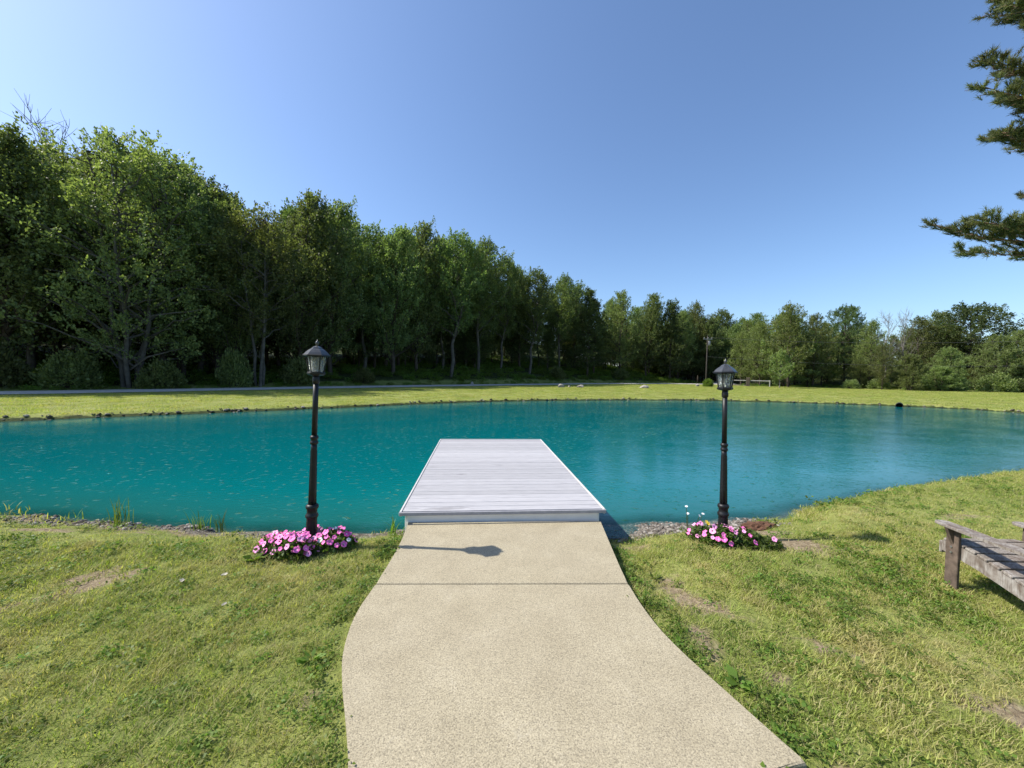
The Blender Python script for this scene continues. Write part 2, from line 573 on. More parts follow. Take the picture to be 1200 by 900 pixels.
# ------------------------------------------------------------------ terrain
WATER = -0.30
SHORE = [(-9, 6.0), (-5.95, 5.5), (-4.7, 5.22), (-3.6, 5.0), (-2.6, 4.82), (-1.6, 4.75), (-0.9, 4.75), (0.3, 4.7), (1.74, 4.88), (2.78, 4.9), (4.16, 5.0),
         (5.9, 5.62), (8.5, 6.35), (11.6, 7.05), (16, 8.6), (24, 12.6), (31, 16.6), (33.9, 20.8), (32.2, 24.0), (27.9, 26.3), (22.5, 28.0), (16, 28.8), (8.8, 27.8), (2.3, 26.1),
         (-3, 23.4), (-6.9, 20.3), (-10, 18.4), (-12.5, 16.8), (-14.5, 15.6), (-16.2, 14.5), (-18, 12.5), (-17.4, 9.6), (-13.4, 7.3)]
def chaikin(p, k):
    p = np.array(p, float)
    for _ in range(k):
        q = np.roll(p, -1, axis=0)
        p = np.stack([p * 0.75 + q * 0.25, p * 0.25 + q * 0.75], 1).reshape(-1, 2)
    return p
SH = chaikin(SHORE, 2)
_s = np.arange(len(SH))
SH = SH + 0.06 * np.stack([np.sin(_s * 2.3), np.cos(_s * 1.7)], 1)

def seg_dist(X, Y, A, B):
    d2 = np.full(X.shape, 1e12)
    for (ax, ay), (bx, by) in zip(A, B):
        dx, dy = bx - ax, by - ay
        t = np.clip(((X - ax) * dx + (Y - ay) * dy) / (dx * dx + dy * dy + 1e-12), 0, 1)
        d2 = np.minimum(d2, (X - ax - t * dx) ** 2 + (Y - ay - t * dy) ** 2)
    return np.sqrt(d2)

def inside(X, Y, P):
    r = np.zeros(X.shape, bool)
    for (ax, ay), (bx, by) in zip(P, np.roll(P, -1, axis=0)):
        if ay == by: continue
        c = ((ay > Y) != (by > Y)) & (X < (bx - ax) * (Y - ay) / (by - ay) + ax)
        r ^= c
    return r

def shore_d(X, Y):
    d = seg_dist(X, Y, SH, np.roll(SH, -1, axis=0))
    return np.where(inside(X, Y, SH), -d, d)

ROAD = np.array([(-75, -12), (-50, 5), (-36, 15.5), (-26.2, 24.2), (-20.8, 28.6), (-12.9, 36.0), (-6.3, 41.6), (3.2, 48.9), (17.2, 59.4), (30, 65.8), (40, 68), (47, 70.5), (53, 78), (58, 95), (75, 140)], float)
ROAD = np.array([p for i in range(len(ROAD) - 1) for p in (ROAD[i], ROAD[i] * 0.5 + ROAD[i + 1] * 0.5)] + [ROAD[-1]])
def smooth_line(p, k=2):
    for _ in range(k):
        q = [p[0]]
        for a, b in zip(p, p[1:]):
            q += [a * 0.75 + b * 0.25, a * 0.25 + b * 0.75]
        p = np.array(q + [p[-1]])
    return p
ROAD = smooth_line(ROAD)

def road_side(X, Y):
    """signed distance from the road's middle, positive on the wood's side"""
    best = np.full(X.shape, 1e12); sg = np.ones(X.shape)
    for (ax, ay), (bx, by) in zip(ROAD, ROAD[1:]):
        dx, dy = bx - ax, by - ay
        t = np.clip(((X - ax) * dx + (Y - ay) * dy) / (dx * dx + dy * dy), 0, 1)
        ex, ey = X - ax - t * dx, Y - ay - t * dy
        d = ex * ex + ey * ey
        m = d < best
        best = np.where(m, d, best)
        sg = np.where(m, np.sign(dx * ey - dy * ex), sg)
    return np.sqrt(best) * sg

def sstep(a, b, x):
    t = np.clip((x - a) / (b - a), 0, 1)
    return t * t * (3 - 2 * t)

_G = RNG.uniform(0, 1, (128, 128))
def vnoise(X, Y, s):
    x, y = X * s + 50.0, Y * s + 50.0
    xi, yi = np.floor(x).astype(int), np.floor(y).astype(int)
    fx, fy = x - xi, y - yi
    fx, fy = fx * fx * (3 - 2 * fx), fy * fy * (3 - 2 * fy)
    g = lambda i, j: _G[i % 128, j % 128]
    return (g(xi, yi) * (1 - fx) + g(xi + 1, yi) * fx) * (1 - fy) + (g(xi, yi + 1) * (1 - fx) + g(xi + 1, yi + 1) * fx) * fy

WL = np.array([(-0.75, 4.34), (-0.73, 3.74), (-0.78, 3.08), (-0.83, 2.70), (-0.79, 2.34), (-0.71, 2.10), (-0.60, 1.84), (-0.51, 1.60), (-0.44, 1.30), (-0.42, 1.05)])
WR = np.array([(1.43, 4.28), (1.33, 3.64), (1.23, 2.98), (1.22, 2.50), (1.27, 2.20), (1.35, 1.93), (1.42, 1.68), (1.47, 1.515)])

def height(X, Y):
    X = np.asarray(X, float); Y = np.asarray(Y, float)
    d = shore_d(X, Y)
    near = sstep(11, 8, Y) * sstep(-30, -12, X) * sstep(40, 16, X)
    und = (vnoise(X, Y, 0.9) - 0.5) * 0.05 + (vnoise(X, Y, 3.0) - 0.5) * 0.02
    gentle = np.exp(-((X - 2.9) / 1.5) ** 2)
    zn = WATER + 0.03 + (0.25 + und) * sstep(-0.05, 1.0 + 0.35 * gentle - 0.45 * sstep(4.2, 5.2, X), d)
    zn = zn - 0.05 * sstep(0.5, 2.5, X) * sstep(6.0, 3.5, X)
    zn = zn - 0.11 * np.exp(-((X - 1.6) / 0.35) ** 2) * sstep(2.5, 3.5, Y) * sstep(5.4, 4.6, Y)
    zf = WATER + 0.03 + 0.11 * sstep(0.05, 0.30, d) + (0.16 + und * 1.2 * sstep(12, 4, d)) * sstep(0.2, 9.0, d)
    z = zn * near + zf * (1 - near)
    zin = WATER - 0.02 - np.minimum(-d * 0.35, 2.5)
    z = np.where(d > 0, z, zin)
    t = road_side(X, Y)
    amp = np.interp(X, [-60, -26, -10, 5, 20, 34, 44], [0.3, 0.5, 1.3, 1.7, 1.6, 0.9, 0.0])
    z = z + np.where(t > 0, amp * sstep(2.6, 8.5, t) + np.maximum(amp, 1.3 * sstep(46, 38, X)) * 0.14 * np.clip(t - 8.5, 0, 60), 0)
    z = z + 4.0 * sstep(6, 40, Y - (62.5 - 0.187 * (X - 30))) * sstep(56, 72, X)
    return z

def hz(x, y):
    return float(height(np.array([x]), np.array([y]))[0])

def spaced(lo, hi, fine_lo, fine_hi, step, grow=1.09, most=14.0, keep_lo=None, keep_hi=None, keep=0.4):
    mid = list(np.arange(fine_lo, fine_hi, step))
    a, s = fine_hi, step
    up = []
    while a < hi:
        up.append(a); s = min(s * grow, keep if keep_hi is not None and a < keep_hi else most); a += s
    up.append(hi)
    a, s = fine_lo, step
    dn = []
    while a > lo:
        s = min(s * grow, keep if keep_lo is not None and a > keep_lo else most); a -= s; dn.append(max(a, lo))
    return np.array(sorted(set(np.round(dn[::-1] + mid + up, 4))))

def ellipses(X, Y, E):
    """soft patches (x, y, rx, ry, turn in degrees, strength)"""
    r = np.zeros(X.shape)
    for x, y, a, b, th, k in E:
        c, s = math.cos(rad(th)), math.sin(rad(th))
        u = ((X - x) * c + (Y - y) * s) / a
        v = (-(X - x) * s + (Y - y) * c) / b
        r = np.maximum(r, k * np.exp(-(u * u + v * v)))
    return r

DIRT = [(-2.95, 3.30, 0.42, 0.13, 40, 0.95), (-3.35, 2.95, 0.25, 0.10, 40, 0.75), (-4.6, 4.45, 0.5, 0.12, 10, 0.8), (-3.7, 4.4, 0.5, 0.10, -10, 0.7), (-3.8, 3.6, 0.25, 0.1, 20, 0.6),
        (3.15, 3.80, 0.70, 0.32, -20, 0.85), (4.0, 3.55, 0.5, 0.12, 0, 0.55), (3.1, 3.2, 0.35, 0.2, 20, 0.5), (-3.1, 3.42, 0.30, 0.10, 40, 0.9), (-4.2, 3.3, 0.4, 0.12, 15, 0.55), (3.45, 4.25, 0.35, 0.25, 0, 0.8), (1.75, 3.25, 0.20, 0.14, 30, 0.62), (1.80, 2.75, 0.30, 0.15, 120, 0.80), (2.30, 2.25, 0.30, 0.10, -35, 0.82),
        (2.1, 1.95, 0.18, 0.08, 60, 0.55), (2.95, 1.70, 0.40, 0.14, -30, 0.95), (1.60, 1.50, 0.16, 0.10, 0, 0.75), (4.3, 3.0, 0.3, 0.12, 0, 0.4), (1.52, 2.35, 0.12, 0.35, -15, 0.75), (1.66, 3.0, 0.16, 0.55, -8, 0.72), (1.75, 2.05, 0.2, 0.1, -40, 0.7), (2.0, 2.55, 0.2, 0.08, -35, 0.6),
        (-0.85, 2.0, 0.07, 0.3, -20, 0.6), (1.75, 4.0, 0.35, 0.16, -10, 0.75), (2.66, 3.80, 0.30, 0.18, 0, 0.95), (3.02, 3.70, 0.26, 0.17, -10, 0.95), (-1.62, 3.74, 0.36, 0.16, 0, 0.9), (-2.2, 2.1, 0.25, 0.1, 10, 0.45), (-1.3, 2.4, 0.2, 0.08, 40, 0.45), (6.0, 4.3, 0.7, 0.2, 0, 0.5)]

def masks(X, Y):
    d = shore_d(X, Y)
    n1 = vnoise(X, Y, 2.2)
    dirt = ellipses(X, Y, DIRT)
    dirt = np.maximum(dirt, 0.75 * np.exp(-((d - 0.25) / 0.22) ** 2) * sstep(9, 7, Y) * sstep(1.0, -1.5, X))
    gr = np.zeros(X.shape)
    gr = np.maximum(gr, sstep(0.62, 0.35, d) * sstep(1.2, 1.6, X) * sstep(4.1, 3.5, X) * sstep(7, 6, Y))
    gr = np.maximum(gr, 0.75 * sstep(0.45, 0.2, d) * sstep(-4.2, -3.4, X) * sstep(-0.4, -0.8, X) * sstep(7, 6, Y))
    gr = np.maximum(gr, sstep(-0.02, -0.12, d) * sstep(10, 8, Y))
    t = road_side(X, Y)
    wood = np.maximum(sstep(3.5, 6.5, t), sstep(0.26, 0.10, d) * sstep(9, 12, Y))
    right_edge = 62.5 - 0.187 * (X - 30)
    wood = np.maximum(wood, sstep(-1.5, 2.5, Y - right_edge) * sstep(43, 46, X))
    gr = np.maximum(gr, 0.85 * np.exp(-((X - 46.5) / 4.0) ** 2 - ((Y - 68) / 6.0) ** 2))
    return d, dirt + (n1 - 0.5) * 0.2 * (dirt > 0.1), gr, wood

def grid_mesh(name, xs, ys, zfun, mat, keep=None):
    X, Y = np.meshgrid(xs, ys, indexing='ij')
    Z = zfun(X, Y)
    V = np.stack([X, Y, Z], -1).reshape(-1, 3)
    nx, ny = len(xs), len(ys)
    I = np.arange(nx * ny).reshape(nx, ny)
    q = np.stack([I[:-1, :-1], I[1:, :-1], I[1:, 1:], I[:-1, 1:]], -1).reshape(-1, 4)
    if keep is not None:
        k = keep(X, Y).reshape(-1)
        q = q[k[q].any(1)]
        used = np.unique(q)
        remap = np.full(len(V), -1); remap[used] = np.arange(len(used))
        V = V[used]; q = remap[q]
    n = len(q)
    me = np_mesh(name, V, q.ravel(), np.arange(n) * 4, np.full(n, 4), (mat,), True)
    return me, V

def set_attr(me, name, vals):
    a = me.attributes.new(name, 'FLOAT', 'POINT')
    a.data.foreach_set('value', np.asarray(vals, dtype=np.float32))

gx = spaced(-420, 480, -8.0, 13.0, 0.13, keep_lo=-20, keep_hi=36, keep=0.36)
gy = spaced(-120, 620, 0.6, 8.6, 0.11, 1.07, keep_hi=31, keep=0.26)
me, V = grid_mesh('ground', gx, gy, height, 'ground')
d_, di_, gr_, wo_ = masks(V[:, 0], V[:, 1])
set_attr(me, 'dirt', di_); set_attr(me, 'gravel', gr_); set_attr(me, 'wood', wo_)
tag(link(bpy.data.objects.new('ground', me)), 'green lawn and earth banks round the pond', kind='structure')

wx = spaced(-19, 35, -8, 13, 0.16, 1.1, 1.0)
wy = spaced(4, 30, 4.2, 8.2, 0.14, 1.1, 1.0)
me, V = grid_mesh('pond_water', wx, wy, lambda X, Y: np.full(X.shape, WATER), 'dyed_water', lambda X, Y: shore_d(X, Y) < 0.25)
set_attr(me, 'depth', np.clip(WATER - height(V[:, 0], V[:, 1]), 0, 1))
tag(link(bpy.data.objects.new('pond_water', me)), 'rippled turquoise pond water', kind='structure')

# gravel road along the wood
def strip(name, line, half, mat, dz):
    t = np.gradient(line, axis=0); t /= np.linalg.norm(t, axis=1)[:, None]
    nrm = np.stack([-t[:, 1], t[:, 0]], 1)
    cols = np.linspace(-half, half, 5)
    jit = 0.12 * np.sin(np.arange(len(line)) * 1.3)
    Vv = []
    for k, c in enumerate(cols):
        w = c + (jit if abs(c) == half else 0)
        p = line + nrm * np.asarray(w).reshape(-1, 1)
        Vv.append(np.column_stack([p, height(p[:, 0], p[:, 1]) + dz + 0.05 * (1 - (c / half) ** 2)]))
    Vv = np.stack(Vv, 1)
    m, k = Vv.shape[:2]
    I = np.arange(m * k).reshape(m, k)
    q = np.stack([I[:-1, :-1], I[:-1, 1:], I[1:, 1:], I[1:, :-1]], -1).reshape(-1, 4)
    return np_mesh(name, Vv.reshape(-1, 3), q.ravel()[::-1], np.arange(len(q)) * 4, np.full(len(q), 4), (mat,), True)
tag(link(bpy.data.objects.new('gravel_road', strip('gravel_road', ROAD, 1.9, 'road_gravel', 0.03))), 'grey gravel road along the foot of the wood', kind='structure')

# ------------------------------------------------------------------ walkway
def curve_pts(p, k=3):
    p = list(map(np.array, p))
    return smooth_line(np.array(p), k)
path_root = tag(empty('concrete_path', (0, 0, 0)), 'curved concrete path leading to the dock', kind='structure')
def slab(L, R, z_top, thick):
    """L and R run from far to near"""
    n = len(L)
    bm = bmesh.new()
    top, bot = [], []
    for ring, z in ((top, z_top), (bot, z_top - thick)):
        for p in list(L) + list(R[::-1]):
            ring.append(bm.verts.new((p[0], p[1], z)))
    f = bm.faces.new(top)
    bm.faces.new(bot[::-1])
    m = len(top)
    for i in range(m):
        bm.faces.new((top[i], bot[i], bot[(i + 1) % m], top[(i + 1) % m]))
    es = [e for e in bm.edges if all(v in top for v in e.verts)]
    bmesh.ops.bevel(bm, geom=es, offset=0.012, segments=2, affect='EDGES', profile=0.5)
    return bm
Lc, Rc = curve_pts(WL, 2), curve_pts(WR, 2)
def part_of(P, hi, lo):
    """piece of a far-to-near edge between two y values"""
    y = P[:, 1]
    xs_ = lambda yy: float(np.interp(-yy, -y, P[:, 0]))
    mid = [p for p in P if lo + 0.02 < p[1] < hi - 0.02]
    return np.array([(xs_(hi), hi)] + [tuple(p) for p in mid] + [(xs_(lo), lo)])
s1 = slab(part_of(Lc, 4.335, 3.086), part_of(Rc, 4.275, 2.976), 0.0, 0.42)
bm_obj('slab', s1, 'concrete', path_root)
Ln, Rn = part_of(Lc, 3.078, 1.06), part_of(Rc, 2.968, 1.52)
# the near end runs back to the left as a slightly curved edge
Ln = np.vstack([Ln, [(-0.1, 1.20), (0.4, 1.33), (0.9, 1.44), (1.25, 1.497)]])
s2 = slab(Ln, Rn, 0.0, 0.16)
bm_obj('slab', s2, 'concrete', path_root)

# ------------------------------------------------------------------ dock
DX0, DX1, DY0, DY1, DZ = -0.84, 1.49, 4.285, 8.84, 0.13
dock = tag(empty('wooden_dock', (0.32, 6.5, 0)), 'pale grey boarded swimming dock reaching out over the turquoise pond', 'dock')
def dchild(name, bm, mat):
    o = bm_obj(name, bm, mat, dock)
    o.location = (-0.32, -6.5, 0)
    return o
nb = 32
pitch_ = (DY1 - DY0 - 0.05) / nb
bm = bmesh.new(); box(bm, DX0 + 0.028, DX1 - 0.028, -pitch_ / 2 + 0.0042, pitch_ / 2 - 0.0042, -0.028, 0.0, 0.003)
plank0 = None
for i in range(nb):
    if plank0 is None:
        plank0 = bm_obj('plank', bm, 'deck_board', dock)
        o = plank0
    else:
        o = bpy.data.objects.new('plank', plank0.data); link(o, dock)
    o.location = (-0.32, -6.5 + DY0 + 0.025 + pitch_ * (i + 0.5), DZ + random.uniform(-0.0012, 0.0012))
for sx in (DX0, DX1 - 0.024):
    bm = bmesh.new(); box(bm, sx, sx + 0.024, DY0 + 0.002, DY1, DZ - 0.05, DZ + 0.007, 0.004)
    dchild('edge_trim', bm, 'white_trim')
bm = bmesh.new(); box(bm, DX0 - 0.004, DX1 + 0.004, DY0 - 0.022, DY0, DZ - 0.036, DZ + 0.002, 0.004)
dchild('front_nosing', bm, 'grey_trim')
bm = bmesh.new(); box(bm, DX0, DX1, DY1 + 0.001, DY1 + 0.025, DZ - 0.05, DZ + 0.004, 0.004)
dchild('end_trim', bm, 'white_trim')
bm = bmesh.new(); box(bm, -0.765, 1.425, DY0 + 0.055, DY0 + 0.080, -0.10, DZ - 0.030, 0.003)
dchild('front_skirt', bm, 'white_paint')
for sx in (DX0 + 0.045, DX1 - 0.075):
    bm = bmesh.new(); box(bm, sx, sx + 0.03, DY0 + 0.085, DY1 - 0.03, -0.14, DZ - 0.030, 0.003)
    dchild('side_beam', bm, 'white_paint')
bm = bmesh.new(); box(bm, DX0 + 0.05, DX1 - 0.08, DY1 - 0.026, DY1 - 0.004, -0.14, DZ - 0.030, 0.003)
dchild('end_beam', bm, 'white_trim')
for px in (DX0 + 0.16, DX1 - 0.16):
    for py in (DY0 + 1.2, DY1 - 1.7, DY1 - 0.2):
        bm = bmesh.new(); box(bm, px - 0.05, px + 0.05, py - 0.05, py + 0.05, hz(px, py) - 0.1, DZ - 0.032, 0.006)
        dchild('post', bm, 'dock_timber')

# ------------------------------------------------------------------ lamp posts
def lamp(x, y, label, lean, turn):
    z0 = hz(x, y) - 0.02
    r = tag(empty('lamp_post', (x, y, z0)), label, 'lamp post', 'matching lantern posts beside the path')
    r.rotation_euler = (0, rad(lean), rad(0))
    bm = bmesh.new()
    lathe(bm, [(0.0651, 0.0), (0.0681, 0.015), (0.0666, 0.04), (0.0577, 0.055), (0.0548, 0.10), (0.0474, 0.29), (0.0488, 0.305), (0.0577, 0.315), (0.0592, 0.332), (0.0503, 0.345),
               (0.0459, 0.36), (0.0474, 0.39), (0.0570, 0.40), (0.0592, 0.418), (0.0518, 0.432), (0.0414, 0.44)], 24)
    bm_obj('base', bm, 'black_metal', r, True)
    bm = bmesh.new()
    lathe(bm, [(0.0370, 0.43), (0.0340, 0.60), (0.0281, 0.98), (0.0274, 1.035)], 20)
    for k in range(8):      # shallow fluting ribs
        a = 2 * PI * k / 8
        c, s = math.cos(a), math.sin(a)
        v = [bm.verts.new((c * rr - s * w, s * rr + c * w, zz)) for rr, w, zz in ((0.036, -0.003, 0.45), (0.036, 0.003, 0.45), (0.029, 0.0025, 0.97), (0.029, -0.0025, 0.97))]
        u = [bm.verts.new((c * rr, s * rr, zz)) for rr, zz in ((0.0395, 0.45), (0.0315, 0.97))]
        bm.faces.new((v[0], u[0], u[1], v[3])); bm.faces.new((u[0], v[1], v[2], u[1]))
    bm_obj('lower_shaft', bm, 'black_metal', r, True)
    bm = bmesh.new()
    lathe(bm, [(0.0281, 1.02), (0.0370, 1.032), (0.0385, 1.045), (0.0318, 1.055), (0.0296, 1.07), (0.0370, 1.080), (0.0385, 1.094), (0.0311, 1.106), (0.0252, 1.11)], 20)
    bm_obj('ring_collar', bm, 'black_metal', r, True)
    bm = bmesh.new()
    lathe(bm, [(0.0259, 1.10), (0.0252, 1.40), (0.0244, 1.63)], 20)
    bm_obj('upper_shaft', bm, 'black_metal', r, True)
    bm = bmesh.new()
    lathe(bm, [(0.0252, 1.61), (0.0326, 1.615), (0.0333, 1.655), (0.0296, 1.665), (0.0296, 1.69)], 20)
    cx = bmesh.ops.create_icosphere(bm, subdivisions=1, radius=0.010, matrix=Matrix.Translation((0.0, -0.035, 1.638)))
    bm_obj('neck', bm, 'black_metal', r, True)
    # lantern, six-sided
    tw = rad(turn)
    lan = empty('lantern', (0, 0, 0)); lan.parent = r
    bm = bmesh.new()
    lathe(bm, [(0.0369, 1.685), (0.0697, 1.692), (0.0804, 1.702), (0.0820, 1.716), (0.0722, 1.722)], 6, tw)
    bm_obj('lantern_base', bm, 'black_metal', lan)
    zb, zt, rb, rt = 1.722, 1.872, 0.067, 0.092
    for k in range(6):
        a0 = tw + 2 * PI * k / 6; a1 = tw + 2 * PI * (k + 1) / 6
        bm = bmesh.new()
        # corner bar
        vs_ = []
        for z, rr in ((zb - 0.002, rb), (zt, rt)):
            for da, dr in ((-0.09, 0.0), (0, 0.005), (0.09, 0.0), (0, -0.008)):
                vs_.append(bm.verts.new(((rr + dr) * math.cos(a0 + da), (rr + dr) * math.sin(a0 + da), z)))
        for i in range(4):
            bm.faces.new((vs_[i], vs_[(i + 1) % 4], vs_[4 + (i + 1) % 4], vs_[4 + i]))
        bm.faces.new(vs_[:4][::-1]); bm.faces.new(vs_[4:])
        bm_obj('corner_bar', bm, 'black_metal', lan)
        bm = bmesh.new()
        e = 0.11
        q = []
        for z, rr in ((zb + 0.001, rb - 0.006), (zt - 0.001, rt - 0.006)):
            p0 = Vector((rr * math.cos(a0), rr * math.sin(a0), z)); p1 = Vector((rr * math.cos(a1), rr * math.sin(a1), z))
            q.append(p0.lerp(p1, e)); q.append(p0.lerp(p1, 1 - e))
        out = Vector((math.cos((a0 + a1) / 2), math.sin((a0 + a1) / 2), 0)) * 0.003
        f = [bm.verts.new(p) for p in (q[0], q[1], q[3], q[2])]
        g = [bm.verts.new(p - out) for p in (q[0], q[1], q[3], q[2])]
        bm.faces.new(f); bm.faces.new(g[::-1])
        for i in range(4):
            bm.faces.new((f[i], g[i], g[(i + 1) % 4], f[(i + 1) % 4]))
        bm_obj('glass_pane', bm, 'lamp_glass', lan)
    bm = bmesh.new()
    lathe(bm, [(0.0115, 1.72), (0.0131, 1.74), (0.0213, 1.76), (0.0230, 1.80), (0.0164, 1.835), (0.0098, 1.86)], 12)
    bm_obj('light_bulb', bm, 'white_trim', lan, True)
    bm = bmesh.new()
    lathe(bm, [(0.0886, 1.866), (0.1050, 1.872), (0.1230, 1.874), (0.1246, 1.884), (0.1132, 1.892)], 6, tw)
    bm_obj('roof_rim', bm, 'black_metal', lan)
    bm = bmesh.new()
    lathe(bm, [(0.1132, 1.8915), (0.0968, 1.912), (0.0722, 1.934), (0.0492, 1.948), (0.0459, 1.956), (0.0246, 1.968), (0.0115, 1.974)], 6, tw)
    bm_obj('lantern_roof', bm, 'cap_metal', lan)
    bm = bmesh.new()
    lathe(bm, [(0.0098, 1.972), (0.0074, 1.980), (0.0156, 1.992), (0.0172, 2.002), (0.0107, 2.014), (0.0049, 2.022), (0.0016, 2.034)], 12)
    bm_obj('finial', bm, 'cap_metal', lan, True)
    return r
LAMP_L = (-1.60, 3.86)
LAMP_R = (2.72, 3.97)
lamp(*LAMP_L, 'black lantern post rising from the fuller bed of pink petunias', 1.6, 12)
lamp(*LAMP_R, 'black lantern post beside the gravel beach and sparser petunias', -1.2, 40)

# ------------------------------------------------------------------ flower beds at the lamp posts
def flower_mesh(name, r, petal, throat, rng):
    """a five-lobed trumpet flower, face up along z"""
    seg = 20
    V = [(0, 0, -0.35 * r)]
    L, st, tot, mi = [], [], [], []
    rings = [(0.20, -0.10), (0.55, 0.06), (1.0, 0.0)]
    for k, (q, z) in enumerate(rings):
        for j in range(seg):
            a = 2 * PI * j / seg
            lobe = 1.0 if k < 2 else 0.86 + 0.14 * abs(math.cos(2.5 * a)) ** 0.7
            wave = 0.0 if k < 2 else 0.10 * math.cos(5 * a) + rng.uniform(-0.05, 0.05)
            V.append((r * q * lobe * math.cos(a), r * q * lobe * math.sin(a), r * (z + wave)))
    def face(ids, m):
        st.append(len(L)); L.extend(ids); tot.append(len(ids)); mi.append(m)
    for j in range(seg):
        face((0, 1 + j, 1 + (j + 1) % seg), 1)
    for k in range(2):
        for j in range(seg):
            a, b = 1 + k * seg, 1 + (k + 1) * seg
            face((a + j, b + j, b + (j + 1) % seg, a + (j + 1) % seg), 0)
    return np_mesh(name, V, L, st, tot, (petal, throat), True, mi)

rfl = random.Random(5)
FL = {}
for key, petal, throat in (('pink', 'petal_pink', 'petal_throat'), ('deep', 'petal_deep', 'petal_throat'), ('light', 'petal_light', 'petal_deep'), ('white', 'petal_white', 'yellow_petal')):
    FL[key] = [flower_mesh('flower', 0.036, petal, throat, rfl) for _ in range(3)]

def petunia_bed(name, label, lobes, nflow, colors, seed, leafn, bare=0):
    """lobes: mounds (x, y, rx, ry, height) of a trailing plant; flowers sit on their upper side"""
    rg = np.random.default_rng(seed); rr = random.Random(seed)
    cx = sum(l[0] for l in lobes) / len(lobes); cy = sum(l[1] for l in lobes) / len(lobes)
    root = tag(empty(name, (cx, cy, hz(cx, cy))), label, 'flowers')
    P, stems = [], []
    z_c = hz(cx, cy)
    for (x, y, rx, ry, h) in lobes:
        n = int(leafn * rx * ry * 420)
        a = rg.uniform(0, 2 * PI, n); q = np.sqrt(rg.uniform(0, 1, n))
        px, py = x + rx * q * np.cos(a), y + ry * q * np.sin(a)
        top = h * np.sqrt(np.clip(1 - q ** 2, 0.02, 1))
        z = height(px, py) + top * rg.uniform(0.05, 1.0, n) ** 0.6
        P.append(np.stack([px - cx, py - cy, z - z_c], 1))
        for _ in range(int(26 * rx * ry * 10)):
            a1, q1 = rr.uniform(0, 2 * PI), rr.random() ** 0.5
            ex, ey = x + rx * q1 * math.cos(a1), y + ry * q1 * math.sin(a1)
            bx, by = x + (ex - x) * 0.35, y + (ey - y) * 0.35
            e = np.array([ex - cx, ey - cy, hz(ex, ey) - z_c + h * math.sqrt(max(0.05, 1 - q1 * q1)) * 0.95])
            b = np.array([bx - cx, by - cy, hz(bx, by) - z_c - 0.01])
            m = (b + e) / 2 + np.array([0, 0, 0.03])
            stems.append(([b, m, e], [0.003, 0.0025, 0.0015]))
    P = np.concatenate(P)
    V = leaves(P, rg.normal(0, 1, (len(P), 3)) + np.array([0, 0, 0.4]), 0.042, 0.30, 0.9, 0.7, rg)
    link(bpy.data.objects.new('foliage', quads_mesh('foliage', V, 'petunia_leaf')), root)
    tag(link(bpy.data.objects.new('stems', tubes_mesh('stems', stems, 'petunia_leaf', 4)), root), kind='stuff')
    spots = []
    tries = 0
    while len(spots) < nflow and tries < 6000:
        tries += 1
        x, y, rx, ry, h = lobes[rr.choices(range(len(lobes)), [l[2] * l[3] for l in lobes])[0]]
        a, q = rr.uniform(0, 2 * PI), rr.random() ** 0.5
        fx, fy = x + rx * q * math.cos(a), y + ry * q * math.sin(a)
        fz = hz(fx, fy) + h * math.sqrt(max(0.06, 1 - q * q)) + rr.uniform(0.0, 0.03)
        p = Vector((fx, fy, fz))
        if any((p - s).length < 0.043 for s in spots):
            continue
        spots.append(p)
        kind = rr.choices(list(colors), list(colors.values()))[0]
        o = bpy.data.objects.new('flower', rr.choice(FL[kind])); link(o, root)
        o.location = (fx - cx, fy - cy, fz - z_c)
        out = Vector((math.cos(a) * q * 0.7, math.sin(a) * q * 0.7 - 0.45, 0.75)) + Vector((rr.gauss(0, .25), rr.gauss(0, .25), 0))
        o.rotation_euler = out.to_track_quat('Z', 'Y').to_euler()
        s = rr.uniform(0.55, 0.92); o.scale = (s, s, s)
    return root

lx, ly = LAMP_L
petunia_bed('petunia_plant', 'dense mound of bright pink petunias round a lamp post', [(lx - 0.25, ly - 0.10, 0.19, 0.17, 0.15), (lx - 0.06, ly - 0.20, 0.20, 0.15, 0.19), (lx - 0.02, ly + 0.12, 0.14, 0.10, 0.16), (lx + 0.02, ly - 0.17, 0.12, 0.10, 0.14)], 92, {'pink': 6, 'deep': 2, 'light': 2}, 21, 55)
petunia_bed('petunia_plant', 'pink petunias with a few white blooms on the path side of the post', [(lx + 0.24, ly - 0.04, 0.20, 0.15, 0.18)], 34, {'pink': 5, 'deep': 3, 'white': 1.2}, 22, 50)
rx_, ry_ = LAMP_R
petunia_bed('petunia_plant', 'loose pink petunias in front of the lamp post by the gravel beach', [(rx_ - 0.12, ry_ - 0.17, 0.22, 0.15, 0.20), (rx_ - 0.24, ry_ + 0.02, 0.16, 0.10, 0.18)], 36, {'pink': 4, 'light': 5}, 23, 60)
petunia_bed('petunia_plant', 'straggling petunia with few pink flowers and much bare foliage', [(rx_ + 0.12, ry_ - 0.20, 0.18, 0.14, 0.17), (rx_ + 0.28, ry_ - 0.28, 0.16, 0.13, 0.09)], 10, {'pink': 4, 'light': 4}, 24, 62)

